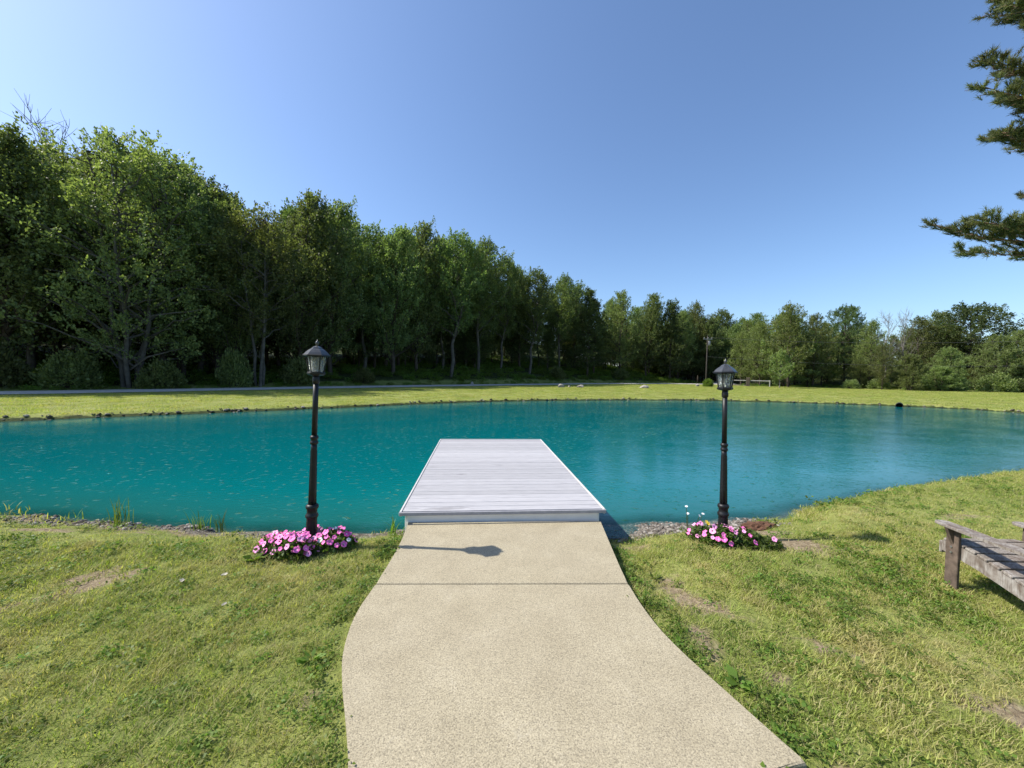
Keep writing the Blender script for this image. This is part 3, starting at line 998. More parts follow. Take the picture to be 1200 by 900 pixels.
def small_flower(name, label, x, y, heads, petal, r, seed):
    rr = random.Random(seed)
    z0 = hz(x, y)
    root = tag(empty(name, (x, y, z0)), label, 'flower')
    st = []
    for (dx, dy, h) in heads:
        st.append(([np.array([dx * 0.2, dy * 0.2, -0.02]), np.array([dx * 0.7, dy * 0.7, h * 0.55]), np.array([dx, dy, h])], [0.004, 0.0035, 0.003]))
    link(bpy.data.objects.new('stem', tubes_mesh('stem', st, 'reed_leaf', 4)), root)
    rg = np.random.default_rng(seed)
    P = np.column_stack([rg.normal(0, 0.03, (40, 2)), rg.uniform(0.0, 0.12, 40)])
    link(bpy.data.objects.new('foliage', quads_mesh('foliage', leaves(P, rg.normal(0, 1, (40, 3)) + np.array([0, 0, 0.8]), 0.04, 0.2, 0.6, 0.5, rg), 'weed_leaf')), root)
    for (dx, dy, h) in heads:
        bm = bmesh.new()
        for k in range(9):
            a = 2 * PI * k / 9
            c, s = math.cos(a), math.sin(a)
            bm.faces.new([bm.verts.new(v) for v in ((0.2 * r * c, 0.2 * r * s, 0), (r * .8 * c - r * .22 * s, r * .8 * s + r * .22 * c, 0.12 * r), (r * 1.05 * c, r * 1.05 * s, 0.05 * r), (r * .8 * c + r * .22 * s, r * .8 * s - r * .22 * c, 0.12 * r))])
        bmesh.ops.create_icosphere(bm, subdivisions=1, radius=0.32 * r, matrix=Matrix.Scale(0.5, 4, (0, 0, 1)))
        o = bm_obj('flower', bm, petal, root)
        o.location = (dx, dy, h)
        o.rotation_euler = (rad(rr.uniform(15, 50)), 0, rr.uniform(-1, 1))
small_flower('daisy_plant', 'tall thin white daisies beside the gravel beach lamp post', rx_ - 0.30, ry_ + 0.18, [(-0.03, 0.0, 0.36), (0.0, 0.02, 0.27), (0.19, 0.03, 0.26), (0.13, 0.0, 0.25)], 'petal_white', 0.017, 4)
small_flower('yellow_flower', 'single yellow flower among the loose pink petunias', rx_ - 0.20, ry_ - 0.02, [(0.0, 0.0, 0.20)], 'yellow_petal', 0.032, 5)

# ------------------------------------------------------------------ garden chair
def board(bm, p0, p1, width_dir, w, t, seg=1, w1=None):
    """flat board from p0 to p1: width along width_dir, thickness across both"""
    p0, p1 = Vector(p0), Vector(p1)
    d = (p1 - p0).normalized(); wd = Vector(width_dir).normalized(); n = d.cross(wd).normalized()
    w1 = w if w1 is None else w1
    q = []
    for p, ww in ((p0, w), (p1, w1)):
        for sw, sn in ((-1, -1), (1, -1), (1, 1), (-1, 1)):
            q.append(bm.verts.new(p + wd * sw * ww / 2 + n * sn * t / 2))
    fs = [bm.faces.new(q[:4]), bm.faces.new(q[4:][::-1])]
    for i in range(4):
        fs.append(bm.faces.new((q[i], q[4 + i], q[4 + (i + 1) % 4], q[(i + 1) % 4])))
    bmesh.ops.bevel(bm, geom=list({e for f in fs for e in f.edges}), offset=min(0.004, t * 0.2), segments=1, affect='EDGES', profile=0.5)

def garden_chair(x, y, face, label):
    """slatted lounge chair; local y points to where the sitter looks, origin on the ground between the front legs"""
    r = tag(empty('garden_chair', (x, y, hz(x, y)), face), label, 'chair')
    def part(name, bm, mat='weathered_wood'):
        return bm_obj(name, bm, mat, r)
    W = 0.29
    for s in (-1, 1):
        bm = bmesh.new(); board(bm, (s * (W + 0.028), 0.0, -0.02), (s * (W + 0.028), 0.0, 0.505), (0, 1, 0), 0.095, 0.026); lg = part('front_leg', bm, 'brown_wood')
        for zz in (0.30, 0.345):
            bm = bmesh.new(); bmesh.ops.create_cone(bm, cap_ends=True, segments=10, radius1=0.008, radius2=0.007, depth=0.008, matrix=Matrix.Translation((s * (W + 0.0445), 0.0, zz)) @ Matrix.Rotation(PI / 2, 4, 'Y'))
            bm_obj('bolt', bm, 'bolt_steel', lg)
        # curved side rail, front high, running down to the ground behind
        bm = bmesh.new()
        yy = [0.10, 0.02, -0.15, -0.32, -0.46, -0.66, -0.90]
        zt = [0.360, 0.368, 0.335, 0.285, 0.245, 0.180, 0.095]
        zb = [0.275, 0.262, 0.232, 0.185, 0.145, 0.078, -0.012]
        for i in range(len(yy) - 1):
            pass
        A = [[bm.verts.new((s * W + dx, yv, zv)) for yv, zv in zip(yy, zz)] for dx in (-0.014, 0.014) for zz in (zt, zb)]
        for i in range(len(yy) - 1):
            bm.faces.new((A[0][i], A[0][i + 1], A[1][i + 1], A[1][i])); bm.faces.new((A[2][i], A[3][i], A[3][i + 1], A[2][i + 1]))
            bm.faces.new((A[0][i], A[2][i], A[2][i + 1], A[0][i + 1])); bm.faces.new((A[1][i], A[1][i + 1], A[3][i + 1], A[3][i]))
        for i in (0, -1):
            bm.faces.new((A[0][i], A[1][i], A[3][i], A[2][i]))
        part('side_rail', bm)
        # arm: wide paddle
        bm = bmesh.new()
        out = [(0.115, -0.020), (0.120, 0.030), (0.095, 0.062), (0.0, 0.078), (-0.20, 0.075), (-0.45, 0.055), (-0.68, 0.035), (-0.70, 0.02), (-0.70, -0.03), (-0.45, -0.040), (-0.1, -0.046), (0.085, -0.046)]
        za = lambda yv: 0.520 - 0.03 * max(0.0, -yv)
        top = [bm.verts.new((s * (W + 0.028 + xv), yv, za(yv) + 0.011)) for yv, xv in out]
        bot = [bm.verts.new((s * (W + 0.028 + xv), yv, za(yv) - 0.011)) for yv, xv in out]
        bm.faces.new(top); bm.faces.new(bot[::-1])
        for i in range(len(out)):
            bm.faces.new((top[i], bot[i], bot[(i + 1) % len(out)], top[(i + 1) % len(out)]))
        bmesh.ops.bevel(bm, geom=[e for e in bm.edges if abs(e.verts[0].co.z - e.verts[1].co.z) < 0.02 and (e.verts[0] in top) == (e.verts[1] in top)], offset=0.004, segments=1, affect='EDGES')
        part('arm', bm)
        # bracket under the arm
        bm = bmesh.new()
        tri = [(s * (W + 0.042), 0.505), (s * (W + 0.098), 0.505), (s * (W + 0.042), 0.37)]
        a = [bm.verts.new((xv, -0.013, zv)) for xv, zv in tri]; b = [bm.verts.new((xv, 0.013, zv)) for xv, zv in tri]
        bm.faces.new(a); bm.faces.new(b[::-1])
        for i in range(3): bm.faces.new((a[i], b[i], b[(i + 1) % 3], a[(i + 1) % 3]))
        part('arm_bracket', bm, 'brown_wood')
        # post carrying the back of the arm
        bm = bmesh.new(); board(bm, (s * (W - 0.03), -0.50, 0.17), (s * (W - 0.005), -0.655, 0.492), (0, 1, 0), 0.07, 0.024); part('rear_post', bm, 'brown_wood')
    # seat slats follow the rails
    def seat_z(yv):
        return float(np.interp(-yv, [-0.10, -0.02, 0.15, 0.32, 0.46], [0.360, 0.368, 0.335, 0.285, 0.245]))
    for i in range(7):
        y1 = 0.092 - i * 0.080; y0 = y1 - 0.070
        bm = bmesh.new(); board(bm, (-W - 0.012, (y0 + y1) / 2, (seat_z(y0) + seat_z(y1)) / 2 + 0.0125), (W + 0.012, (y0 + y1) / 2, (seat_z(y0) + seat_z(y1)) / 2 + 0.0125),
                                (0, y1 - y0, seat_z(y1) - seat_z(y0)), 0.070, 0.02)
        part('seat_slat', bm)
    bm = bmesh.new(); board(bm, (-W - 0.012, 0.114, 0.30), (W + 0.012, 0.114, 0.30), (0, 0, 1), 0.10, 0.022); part('front_apron', bm)
    for i in range(7):
        u = (i - 3) / 3.0
        hgt = 0.98 - 0.10 * u * u
        bm = bmesh.new(); board(bm, (u * 0.215, -0.49, 0.20), (u * 0.275, -0.49 - 0.36 * hgt / 0.98, hgt), (1, 0, 0), 0.066, 0.018, w1=0.082); part('back_slat', bm)
    bm = bmesh.new(); board(bm, (-W - 0.05, -0.680, 0.485), (W + 0.05, -0.680, 0.485), (0, 1, 0.3), 0.06, 0.022); part('back_rail', bm)
    bm = bmesh.new(); board(bm, (-W + 0.015, -0.512, 0.196), (W - 0.015, -0.512, 0.196), (0, 0.3, 1), 0.07, 0.022); part('lower_back_rail', bm)
    bm = bmesh.new(); board(bm, (-W + 0.01, -0.79, 0.80), (W - 0.01, -0.79, 0.80), (0, -0.35, 1), 0.06, 0.022); part('upper_back_rail', bm)
    return r
cf = rad(-6)
garden_chair(4.015 + 0.318 * math.cos(cf), 2.86 + 0.318 * math.sin(cf), cf, 'weathered grey wooden lounge chair with wide arms on the lawn')

# ------------------------------------------------------------------ stones, boulders, culvert and other small things
def stone_mesh(name, seed, mat, sub=2, flat=0.65):
    rr = random.Random(seed)
    bm = bmesh.new()
    bmesh.ops.create_icosphere(bm, subdivisions=sub, radius=1.0)
    ax = [Vector((rr.gauss(0, 1), rr.gauss(0, 1), rr.gauss(0, 1))).normalized() for _ in range(9)]
    cut = [rr.uniform(0.55, 0.9) for _ in ax]
    for v in bm.verts:
        for a, c in zip(ax, cut):
            k = v.co.dot(a)
            if k > c: v.co -= a * (k - c) * 0.85
        v.co *= rr.uniform(0.96, 1.04)
        v.co.z *= flat
    me = bpy.data.meshes.new(name)
    bm.to_mesh(me); bm.free()
    me.materials.append(M[mat])
    return me
bould = [(9.44, 43.3, 0.85, 0.42, 'rounded pale boulder beside a longer flat one on the far lawn'), (11.9, 43.9, 1.15, 0.36, 'longest flat pale boulder on the far lawn'), (10.7, 44.4, 0.40, 0.22, 'small pale stone between two boulders on the far lawn'),
         (19.8, 44.4, 1.25, 0.40, 'broad tan boulder alone in the middle of the far lawn'), (32.6, 54.6, 0.75, 0.38, 'grey boulder beside the green shrub at the road bend'), (-0.69, 47.1, 0.55, 0.42, 'small pale boulder at the edge of the gravel road')]
for i, (x, y, w, h, lab) in enumerate(bould):
    o = tag(link(bpy.data.objects.new('boulder', stone_mesh('boulder', 40 + i, 'boulder_stone', 3, 0.75))), lab, 'boulder')
    o.location = (x, y, hz(x, y) + h * 0.30); o.scale = (w / 2, w * 0.36, h * 0.95); o.rotation_euler = (0, 0, i * 0.9)

cul = tag(empty('culvert_pipe', (29.6, 24.55, WATER)), 'black drain pipe end poking out of the far bank', 'pipe')
to = math.atan2(-24.5, -29.6)
cul.rotation_euler = (0, 0, to)
bm = bmesh.new()
rings = []
for x, r_ in ((-0.7, 0.19), (0.30, 0.19), (0.32, 0.21), (0.36, 0.21), (0.36, 0.17), (0.30, 0.165), (-0.6, 0.165)):
    rings.append([bm.verts.new((x, r_ * math.cos(2 * PI * k / 28), 0.10 + r_ * math.sin(2 * PI * k / 28))) for k in range(28)])
for a, b in zip(rings, rings[1:]):
    for k in range(28): bm.faces.new((a[k], a[(k + 1) % 28], b[(k + 1) % 28], b[k]))
bm.faces.new(rings[-1])
bm_obj('pipe', bm, 'culvert_plastic', cul, True)

# leaves and scraps lying in the grass
def scrap(name, label, cat, x, y, s, turn, mat):
    bm = bmesh.new()
    pts = [(-1, -0.1, 0.05), (-0.4, -0.55, 0.35), (0.5, -0.45, 0.2), (1.0, 0.1, 0.5), (0.3, 0.6, 0.3), (-0.5, 0.5, 0.15)]
    c = bm.verts.new((0, 0, 0.0)); t = bm.verts.new((0, 0, -0.03))
    v = [bm.verts.new(p) for p in pts]; w = [bm.verts.new((p[0], p[1], p[2] - 0.03)) for p in pts]
    for i in range(6):
        j = (i + 1) % 6
        bm.faces.new((c, v[i], v[j])); bm.faces.new((t, w[j], w[i])); bm.faces.new((v[i], w[i], w[j], v[j]))
    o = tag(bm_obj(name, bm, mat), label, cat)
    o.location = (x, y, hz(x, y) + 0.035); o.scale = (s, s, s); o.rotation_euler = (0.2, 0.1, turn)
scrap('dry_leaf', 'curled pale dry leaf lying on the lawn nearest the petunias', 'leaf', -2.02, 3.25, 0.026, 0.4, 'dry_leaf')
scrap('dry_leaf', 'larger bleached dry leaf lying in the open lawn by a smaller one', 'leaf', -2.28, 3.17, 0.026, 2.0, 'dry_leaf')
scrap('dry_leaf', 'small whitish dry leaf with a dark underside on the lawn', 'leaf', -1.78, 2.86, 0.02, 1.2, 'dry_leaf')

# reddish mulch heap on the shore
bm = bmesh.new()
bmesh.ops.create_icosphere(bm, subdivisions=4, radius=1.0)
rr = random.Random(8)
for v in bm.verts:
    v.co *= 1 + 0.16 * math.sin(v.co.x * 7 + 1) * math.sin(v.co.y * 9) + rr.uniform(-0.13, 0.13)
o = tag(bm_obj('mulch_heap', bm, 'red_mulch', None), 'low heap of red-brown mulch at the edge of the gravel beach', 'mulch')
o.location = (3.62, 4.55, hz(3.62, 4.55) - 0.02); o.scale = (0.25, 0.15, 0.085)

# ------------------------------------------------------------------ gate and utility pole by the road
gx_, gy_ = 43.2, 58.2
gate = tag(empty('road_gate', (gx_, gy_, hz(gx_, gy_))), 'grey post with long horizontal barrier rails across the side road', 'gate')
gate.rotation_euler = (0, 0, rad(-37))
bm = bmesh.new(); box(bm, -0.26, 0.26, -0.16, 0.16, -0.1, 1.45, 0.03); bm_obj('post', bm, 'bark_dark', gate)
bm = bmesh.new(); box(bm, -2.4, -0.27, -0.04, 0.04, 0.88, 1.0, 0.01); box(bm, 0.27, 3.0, -0.04, 0.04, 0.88, 1.0, 0.01); bm_obj('rail', bm, 'gate_grey', gate)
for sx in (-2.3, 2.9):
    bm = bmesh.new(); box(bm, sx - 0.06, sx + 0.06, -0.10, -0.041, -0.1, 1.05, 0.01); bm_obj('end_post', bm, 'gate_grey', gate)

def bez(a, b, sag, n=24):
    a, b = np.array(a, float), np.array(b, float)
    t = np.linspace(0, 1, n)[:, None]
    p = a + (b - a) * t
    p[:, 2] -= (sag * 4 * t * (1 - t))[:, 0]
    return p
ux, uy = 37.6, 60.6
pole = tag(empty('utility_pole', (ux, uy, hz(ux, uy))), 'thin wooden utility pole with crossarm at the edge of the wood', 'pole')
bm = bmesh.new(); lathe(bm, [(0.12, -0.3), (0.11, 2.0), (0.075, 8.2)], 10); bm_obj('shaft', bm, 'pole_wood', pole, True)
bm = bmesh.new(); box(bm, -0.75, 0.75, -0.20, -0.11, 7.55, 7.68, 0.01); bm_obj('crossarm', bm, 'insulator', pole)
for sx in (-0.65, 0.0, 0.65):
    bm = bmesh.new(); lathe(bm, [(0.05, 7.68), (0.09, 7.70), (0.05, 7.76), (0.08, 7.80), (0.03, 7.90)], 8)
    o = bm_obj('insulator', bm, 'insulator', pole, True); o.location = (sx, -0.155, 0.0)
bm = bmesh.new(); lathe(bm, [(0.14, 6.55), (0.20, 6.60), (0.20, 7.30), (0.12, 7.36)], 12); o = bm_obj('transformer', bm, 'insulator', pole, True); o.location = (0.33, -0.02, 0)
zp = hz(ux, uy)
for i, (dz, lab) in enumerate(((7.9, 'upper black power cable strung from the utility pole past the trees'), (4.75, 'lower black service cable strung from the utility pole past the trees'))):
    p = bez((ux, uy - 0.155 if i == 0 else uy - 0.12, zp + dz), (86 + i, 38, 7.8 - 3.3 * i), 1.1)
    tag(link(bpy.data.objects.new('power_cable', tubes_mesh('power_cable', [(p, [0.013] * len(p))], 'wire_black', 5))), lab, 'cable')

# ------------------------------------------------------------------ scattered ground cover (stuff)
def scatter(name, label, pts, rots, scales, idx, protos):
    """one object: instances of small meshes at given points"""
    col = bpy.data.collections.new(name + '_pieces')
    for i, me_ in enumerate(protos):
        col.objects.link(bpy.data.objects.new('%s_piece_%02d' % (name, i), me_))
    me = bpy.data.meshes.new(name)
    me.vertices.add(len(pts))
    me.vertices.foreach_set('co', np.asarray(pts, np.float32).ravel())
    a = me.attributes.new('turn', 'FLOAT_VECTOR', 'POINT'); a.data.foreach_set('vector', np.asarray(rots, np.float32).ravel())
    a = me.attributes.new('size', 'FLOAT', 'POINT'); a.data.foreach_set('value', np.asarray(scales, np.float32))
    a = me.attributes.new('pick', 'INT', 'POINT'); a.data.foreach_set('value', np.asarray(idx, np.int32))
    o = tag(link(bpy.data.objects.new(name, me)), label, kind='stuff')
    ng = bpy.data.node_groups.new(name, 'GeometryNodeTree')
    ng.interface.new_socket('Geometry', in_out='INPUT', socket_type='NodeSocketGeometry')
    ng.interface.new_socket('Geometry', in_out='OUTPUT', socket_type='NodeSocketGeometry')
    N, L = ng.nodes, ng.links
    gi, go = N.new('NodeGroupInput'), N.new('NodeGroupOutput')
    ci = N.new('GeometryNodeCollectionInfo')
    ci.inputs['Collection'].default_value = col
    ci.inputs['Separate Children'].default_value = True
    ci.inputs['Reset Children'].default_value = True
    ip = N.new('GeometryNodeInstanceOnPoints')
    ip.inputs['Pick Instance'].default_value = True
    def na(nm, t):
        x = N.new('GeometryNodeInputNamedAttribute'); x.data_type = t; x.inputs['Name'].default_value = nm
        return next(s for s in x.outputs if s.enabled and s.name == 'Attribute')
    L.new(gi.outputs[0], ip.inputs['Points'])
    L.new(ci.outputs[0], ip.inputs['Instance'])
    L.new(na('pick', 'INT'), ip.inputs['Instance Index'])
    L.new(na('turn', 'FLOAT_VECTOR'), ip.inputs['Rotation'])
    L.new(na('size', 'FLOAT'), ip.inputs['Scale'])
    L.new(ip.outputs[0], go.inputs[0])
    md = o.modifiers.new('scatter', 'NODES'); md.node_group = ng
    return o

def tuft(name, n, spread, h, w, bend, mat, seed, seg=2):
    rg = np.random.default_rng(seed)
    V, L = [], []
    P = rg.normal(0, spread, (n, 2))
    for i in range(n):
        a = rg.uniform(0, 2 * PI); d = np.array([math.cos(a), math.sin(a)]); s = np.array([-d[1], d[0]])
        hh = h * rg.uniform(0.5, 1.25); b = bend * hh * rg.uniform(0.3, 1.6); ww = w * rg.uniform(0.7, 1.3)
        base = len(V)
        p = P[i]
        ts = np.linspace(0, 1, seg + 1)
        for t in ts[:-1]:
            c = p + d * b * t * t; k = ww * (1 - 0.55 * t) / 2
            V += [(*(c - s * k), hh * t * (1 - 0.15 * t) - 0.004), (*(c + s * k), hh * t * (1 - 0.15 * t) - 0.004)]
        V.append((*(p + d * b), hh * 0.85))
        for k in range(seg - 1):
            L.append((base + 2 * k, base + 2 * k + 1, base + 2 * k + 3, base + 2 * k + 2))
        k = seg - 1
        L.append((base + 2 * k, base + 2 * k + 1, base + 2 * k + 2))
    st = np.cumsum([0] + [len(f) for f in L[:-1]])
    return np_mesh(name, V, [i for f in L for i in f], st, [len(f) for f in L], (mat,))

def on_path(X, Y, grow=0.0):
    xl = np.interp(-Y, -Lc[:, 1], Lc[:, 0]) - grow
    xr = np.interp(-Y, -Rc[:, 1], Rc[:, 0]) + grow
    r = (X > xl) & (X < xr) & (Y < 4.36) & (Y > 1.0)
    cut = (X > -0.44) & (Y < 1.06 + (X + 0.44) * 0.24 + 0.0) & (Y < 1.52)
    return r & ~cut

def scatter_pts(n, x0, x1, y0, y1):
    return RNG.uniform(x0, x1, n), RNG.uniform(y0, y1, n)

short = [tuft('grass_tuft', 17, 0.032, 0.021 + 0.004 * k, 0.0046, 1.15, 'grass_blade', 100 + k) for k in range(6)]
clover = []
for k in range(3):
    rg = np.random.default_rng(140 + k)
    P = np.column_stack([rg.normal(0, 0.03, (26, 2)), rg.uniform(0.008, 0.035, 26)])
    clover.append(quads_mesh('clover_tuft', leaves(P, rg.normal(0, 1, (26, 3)) * [1, 1, 0.25], 0.020, 0.42, 1.4, 0.4, rg), 'weed_leaf'))
protos = short + clover
pts_all = []
for (n, x0, x1, y0, y1) in ((26000, -5.5, 5.5, 1.0, 4.0), (46000, -9.5, 13.5, 1.6, 8.0)):
    X, Y = scatter_pts(n, x0, x1, y0, y1)
    d, dirt, gr, wood = masks(X, Y)
    clump = vnoise(X, Y, 5.0)
    keep = (d > np.where(X > 4.6, 0.0, 0.10)) & ~on_path(X, Y, 0.03) & (RNG.uniform(0, 1, n) > 1.25 * np.clip(dirt, 0, 1)) & (RNG.uniform(0, 1, n) > 1.1 * gr) & (RNG.uniform(0, 1, n) < 0.45 + 0.9 * clump)
    keep &= np.abs(X) < Y * 2.1 + 2.0
    keep &= ~((np.hypot(X - LAMP_L[0], Y - LAMP_L[1]) < 0.16) | (np.hypot(X - LAMP_R[0], Y - LAMP_R[1]) < 0.16))
    pts_all.append((X[keep], Y[keep]))
X = np.concatenate([p[0] for p in pts_all]); Y = np.concatenate([p[1] for p in pts_all])
n = len(X)
Z = height(X, Y)
edge = (np.abs(X - np.interp(-Y, -Lc[:, 1], Lc[:, 0])) < 0.16) | (np.abs(X - np.interp(-Y, -Rc[:, 1], Rc[:, 0])) < 0.22)
edge &= Y < 4.4
pick = RNG.integers(0, 6, n)
cl = RNG.uniform(0, 1, n) < np.where(edge, 0.32, 0.04 + 0.14 * (vnoise(X, Y, 1.1) > 0.66))
pick[cl] = RNG.integers(6, 9, cl.sum())
size = RNG.uniform(0.65, 1.15, n) * (0.75 + 0.6 * vnoise(X, Y, 1.6))
far_n = sstep(4.0, 7.0, Y)
size *= 1 + 0.35 * far_n
dsh = shore_d(X, Y)
size *= 1 + 0.7 * np.exp(-((dsh - 0.25) / 0.18) ** 2) * (RNG.uniform(0, 1, n) < 0.4)
rot = np.column_stack([RNG.normal(0, 0.12, n), RNG.normal(0, 0.12, n), RNG.uniform(0, 2 * PI, n)])
scatter('lawn_grass', 'short mown grass and clover of the near lawn', np.column_stack([X, Y, Z]), rot, size, pick, protos)

# far lawn between pond and road
far_t = [tuft('far_grass_tuft', 46, 0.22, 0.075, 0.016, 0.7, 'grass_blade', 200 + k, 1) for k in range(4)]
X, Y = scatter_pts(60000, -45, 85, 7.5, 70)
d, dirt, gr, wood = masks(X, Y)
t = road_side(X, Y)
keep = (d > 0.25) & (d < 48) & (t < -2.0) & (wood < 0.5) & (gr < 0.6) & ((Y > 10) | (np.abs(X) > 12)) & (Y > np.abs(X) * 0.55 - 6)
X, Y = X[keep], Y[keep]; n = len(X)
scatter('far_lawn_grass', 'sunlit grass of the bank between pond and road', np.column_stack([X, Y, height(X, Y)]),
        np.column_stack([np.zeros(n), np.zeros(n), RNG.uniform(0, 2 * PI, n)]), RNG.uniform(0.6, 1.15, n), RNG.integers(0, 4, n), far_t)

# low plants on the shady bank under the trees
weeds = []
for k in range(4):
    rg = np.random.default_rng(300 + k)
    nn_ = 220
    q = np.sqrt(rg.uniform(0, 1, nn_)) * 0.55; a = rg.uniform(0, 2 * PI, nn_)
    P = np.column_stack([q * np.cos(a), q * np.sin(a), rg.uniform(0.02, 0.55, nn_) * (1 - 0.6 * q)])
    weeds.append(quads_mesh('undergrowth_clump', leaves(P, np.column_stack([np.cos(a), np.sin(a), np.full(nn_, 0.5)]), 0.13, 0.26, 0.7, 0.6, rg), 'weed_leaf'))
X, Y = scatter_pts(26000, -60, 95, -5, 95)
d, dirt, gr, wood = masks(X, Y)
t = road_side(X, Y)
bank = ((t > 2.3) & (t < 20) & (X < 44)) | ((wood > 0.15) & (X > 43) & (Y < 75 - 0.187 * (X - 30)))
keep = bank & (RNG.uniform(0, 1, len(X)) < 0.25 + 0.9 * vnoise(X, Y, 0.35)) & (gr < 0.3)
X, Y = X[keep], Y[keep]; n = len(X)
t = road_side(X, Y)
sz = RNG.uniform(0.4, 1.1, n) * np.where(t < 4.5, 0.6, 1.25) * np.where(X > 43, 0.9, 1.0)
scatter('undergrowth', 'leafy undergrowth on the shady bank under the trees', np.column_stack([X, Y, height(X, Y)]),
        np.column_stack([np.zeros(n), np.zeros(n), RNG.uniform(0, 2 * PI, n)]), sz, RNG.integers(0, 4, n), weeds)

# shore stones
def stones_of(mat):
    return [stone_mesh('shore_stone', 500 + k, mat, 1, 0.6) for k in range(6)]
def shore_stones(name, label, n, x0, x1, y0, y1, dlo, dhi, smin, smax, cond, mat='shore_stone'):
    X, Y = scatter_pts(n, x0, x1, y0, y1)
    d = shore_d(X, Y)
    keep = (d > dlo) & (d < dhi) & cond(X, Y, d)
    X, Y = X[keep], Y[keep]; n = len(X)
    s = smin * (smax / smin) ** (RNG.uniform(0, 1, n) ** 2.5)
    scatter(name, label, np.column_stack([X, Y, height(X, Y) + s * 0.2]), RNG.uniform(0, 6.28, (n, 3)) * [0.05, 0.05, 1], s, RNG.integers(0, 6, n), stones_of(mat))
shore_stones('beach_gravel', 'loose grey gravel of the small beach by the lamp post', 30000, 1.4, 4.7, 4.2, 5.6, -0.25, 0.62, 0.010, 0.042, lambda X, Y, d: (RNG.uniform(0, 1, len(X)) < 0.9 * sstep(0.55, 0.25, d) * sstep(4.2, 3.5, X)) & (X > 1.5))
shore_stones('shore_gravel', 'grey gravel along the grassy near shore', 16000, -6.5, -0.8, 4.2, 6.2, -0.15, 0.45, 0.010, 0.040, lambda X, Y, d: RNG.uniform(0, 1, len(X)) < 0.55 * (vnoise(X, Y, 2.0) > 0.45))
shore_stones('far_bank_stones', 'dark and pale stones lining the far water edge', 30000, -19, 35, 10, 30, -0.10, 0.28, 0.035, 0.13, lambda X, Y, d: RNG.uniform(0, 1, len(X)) < np.where(X < -9, 1.0, 0.7), 'bank_stone')

# ------------------------------------------------------------------ reeds and tall grasses on the near shore
def reed(name, label, cat, x, y, n, h, spread, bend, w, seed, mat='reed_leaf'):
    root = tag(empty(name, (x, y, hz(x, y))), label, cat)
    bl = tuft('blade', n, spread, h, w, bend, mat, seed, 4)
    link(bpy.data.objects.new('blades', bl), root)
    return root
reed('reed_clump', 'upright dark green reeds standing at the water edge', 'reeds', -4.30, 5.02, 34, 0.36, 0.05, 0.18, 0.009, 31)
reed('grass_clump', 'pair of thin yellow-green grass stalks by the shore gravel', 'grass clump', -3.28, 4.84, 16, 0.26, 0.035, 0.35, 0.010, 32)
reed('grass_clump', 'wispy tall grass stalks growing at the gravel, next to the petunias', 'grass clump', -3.02, 4.80, 14, 0.28, 0.03, 0.30, 0.009, 33)
reed('grass_clump', 'low leafy grass clump against the corner of the dock', 'grass clump', -0.94, 4.40, 22, 0.20, 0.04, 0.4, 0.014, 34, 'weed_leaf')
reed('grass_clump', 'broad sheaf of long shore grass on the grassy crest beyond the reeds', 'grass clump', -6.0, 5.32, 46, 0.13, 0.16, 0.6, 0.012, 35, 'grass_blade')
reed('grass_clump', 'spreading grass clump leaning over the pond between the crest and the reeds', 'grass clump', -5.1, 5.16, 30, 0.11, 0.14, 0.7, 0.012, 36, 'grass_blade')
def rosette(x, y, n, s, label, seed):
    rg = np.random.default_rng(seed)
    a = rg.uniform(0, 2 * PI, n)
    P = np.column_stack([0.01 * np.cos(a), 0.01 * np.sin(a), np.full(n, 0.015)])
    V = leaves(P, np.column_stack([np.cos(a), np.sin(a), rg.uniform(0.2, 0.8, n)]), s, 0.26, 1.2, 0.15, rg)
    o = tag(link(bpy.data.objects.new('broadleaf_weed', quads_mesh('broadleaf_weed', V, 'weed_leaf'))), label, 'weed')
    o.location = (x, y, hz(x, y))
rosette(1.50, 1.99, 12, 0.09, 'bright broad-leaved weed against the edge of the concrete path', 51)
rosette(-0.96, 2.32, 10, 0.07, 'pale broad-leaved weed beside the bulge of the concrete path', 52)
rosette(1.62, 3.30, 12, 0.07, 'flat broad-leaved weed in the thin turf below the flower bed', 53)
rosette(-1.95, 3.55, 18, 0.10, 'deep green leafy weed at the foot of the dense petunia mound', 54)

# ------------------------------------------------------------------ trees
def limb(a, b, n, sag, wob, rg):
    t = np.linspace(0, 1, n)[:, None]
    p = a + (b - a) * t
    p[:, 2] += (sag * np.sin(t[:, 0] * PI))
    p[1:-1] += rg.normal(0, wob, (n - 2, 3))
    return p

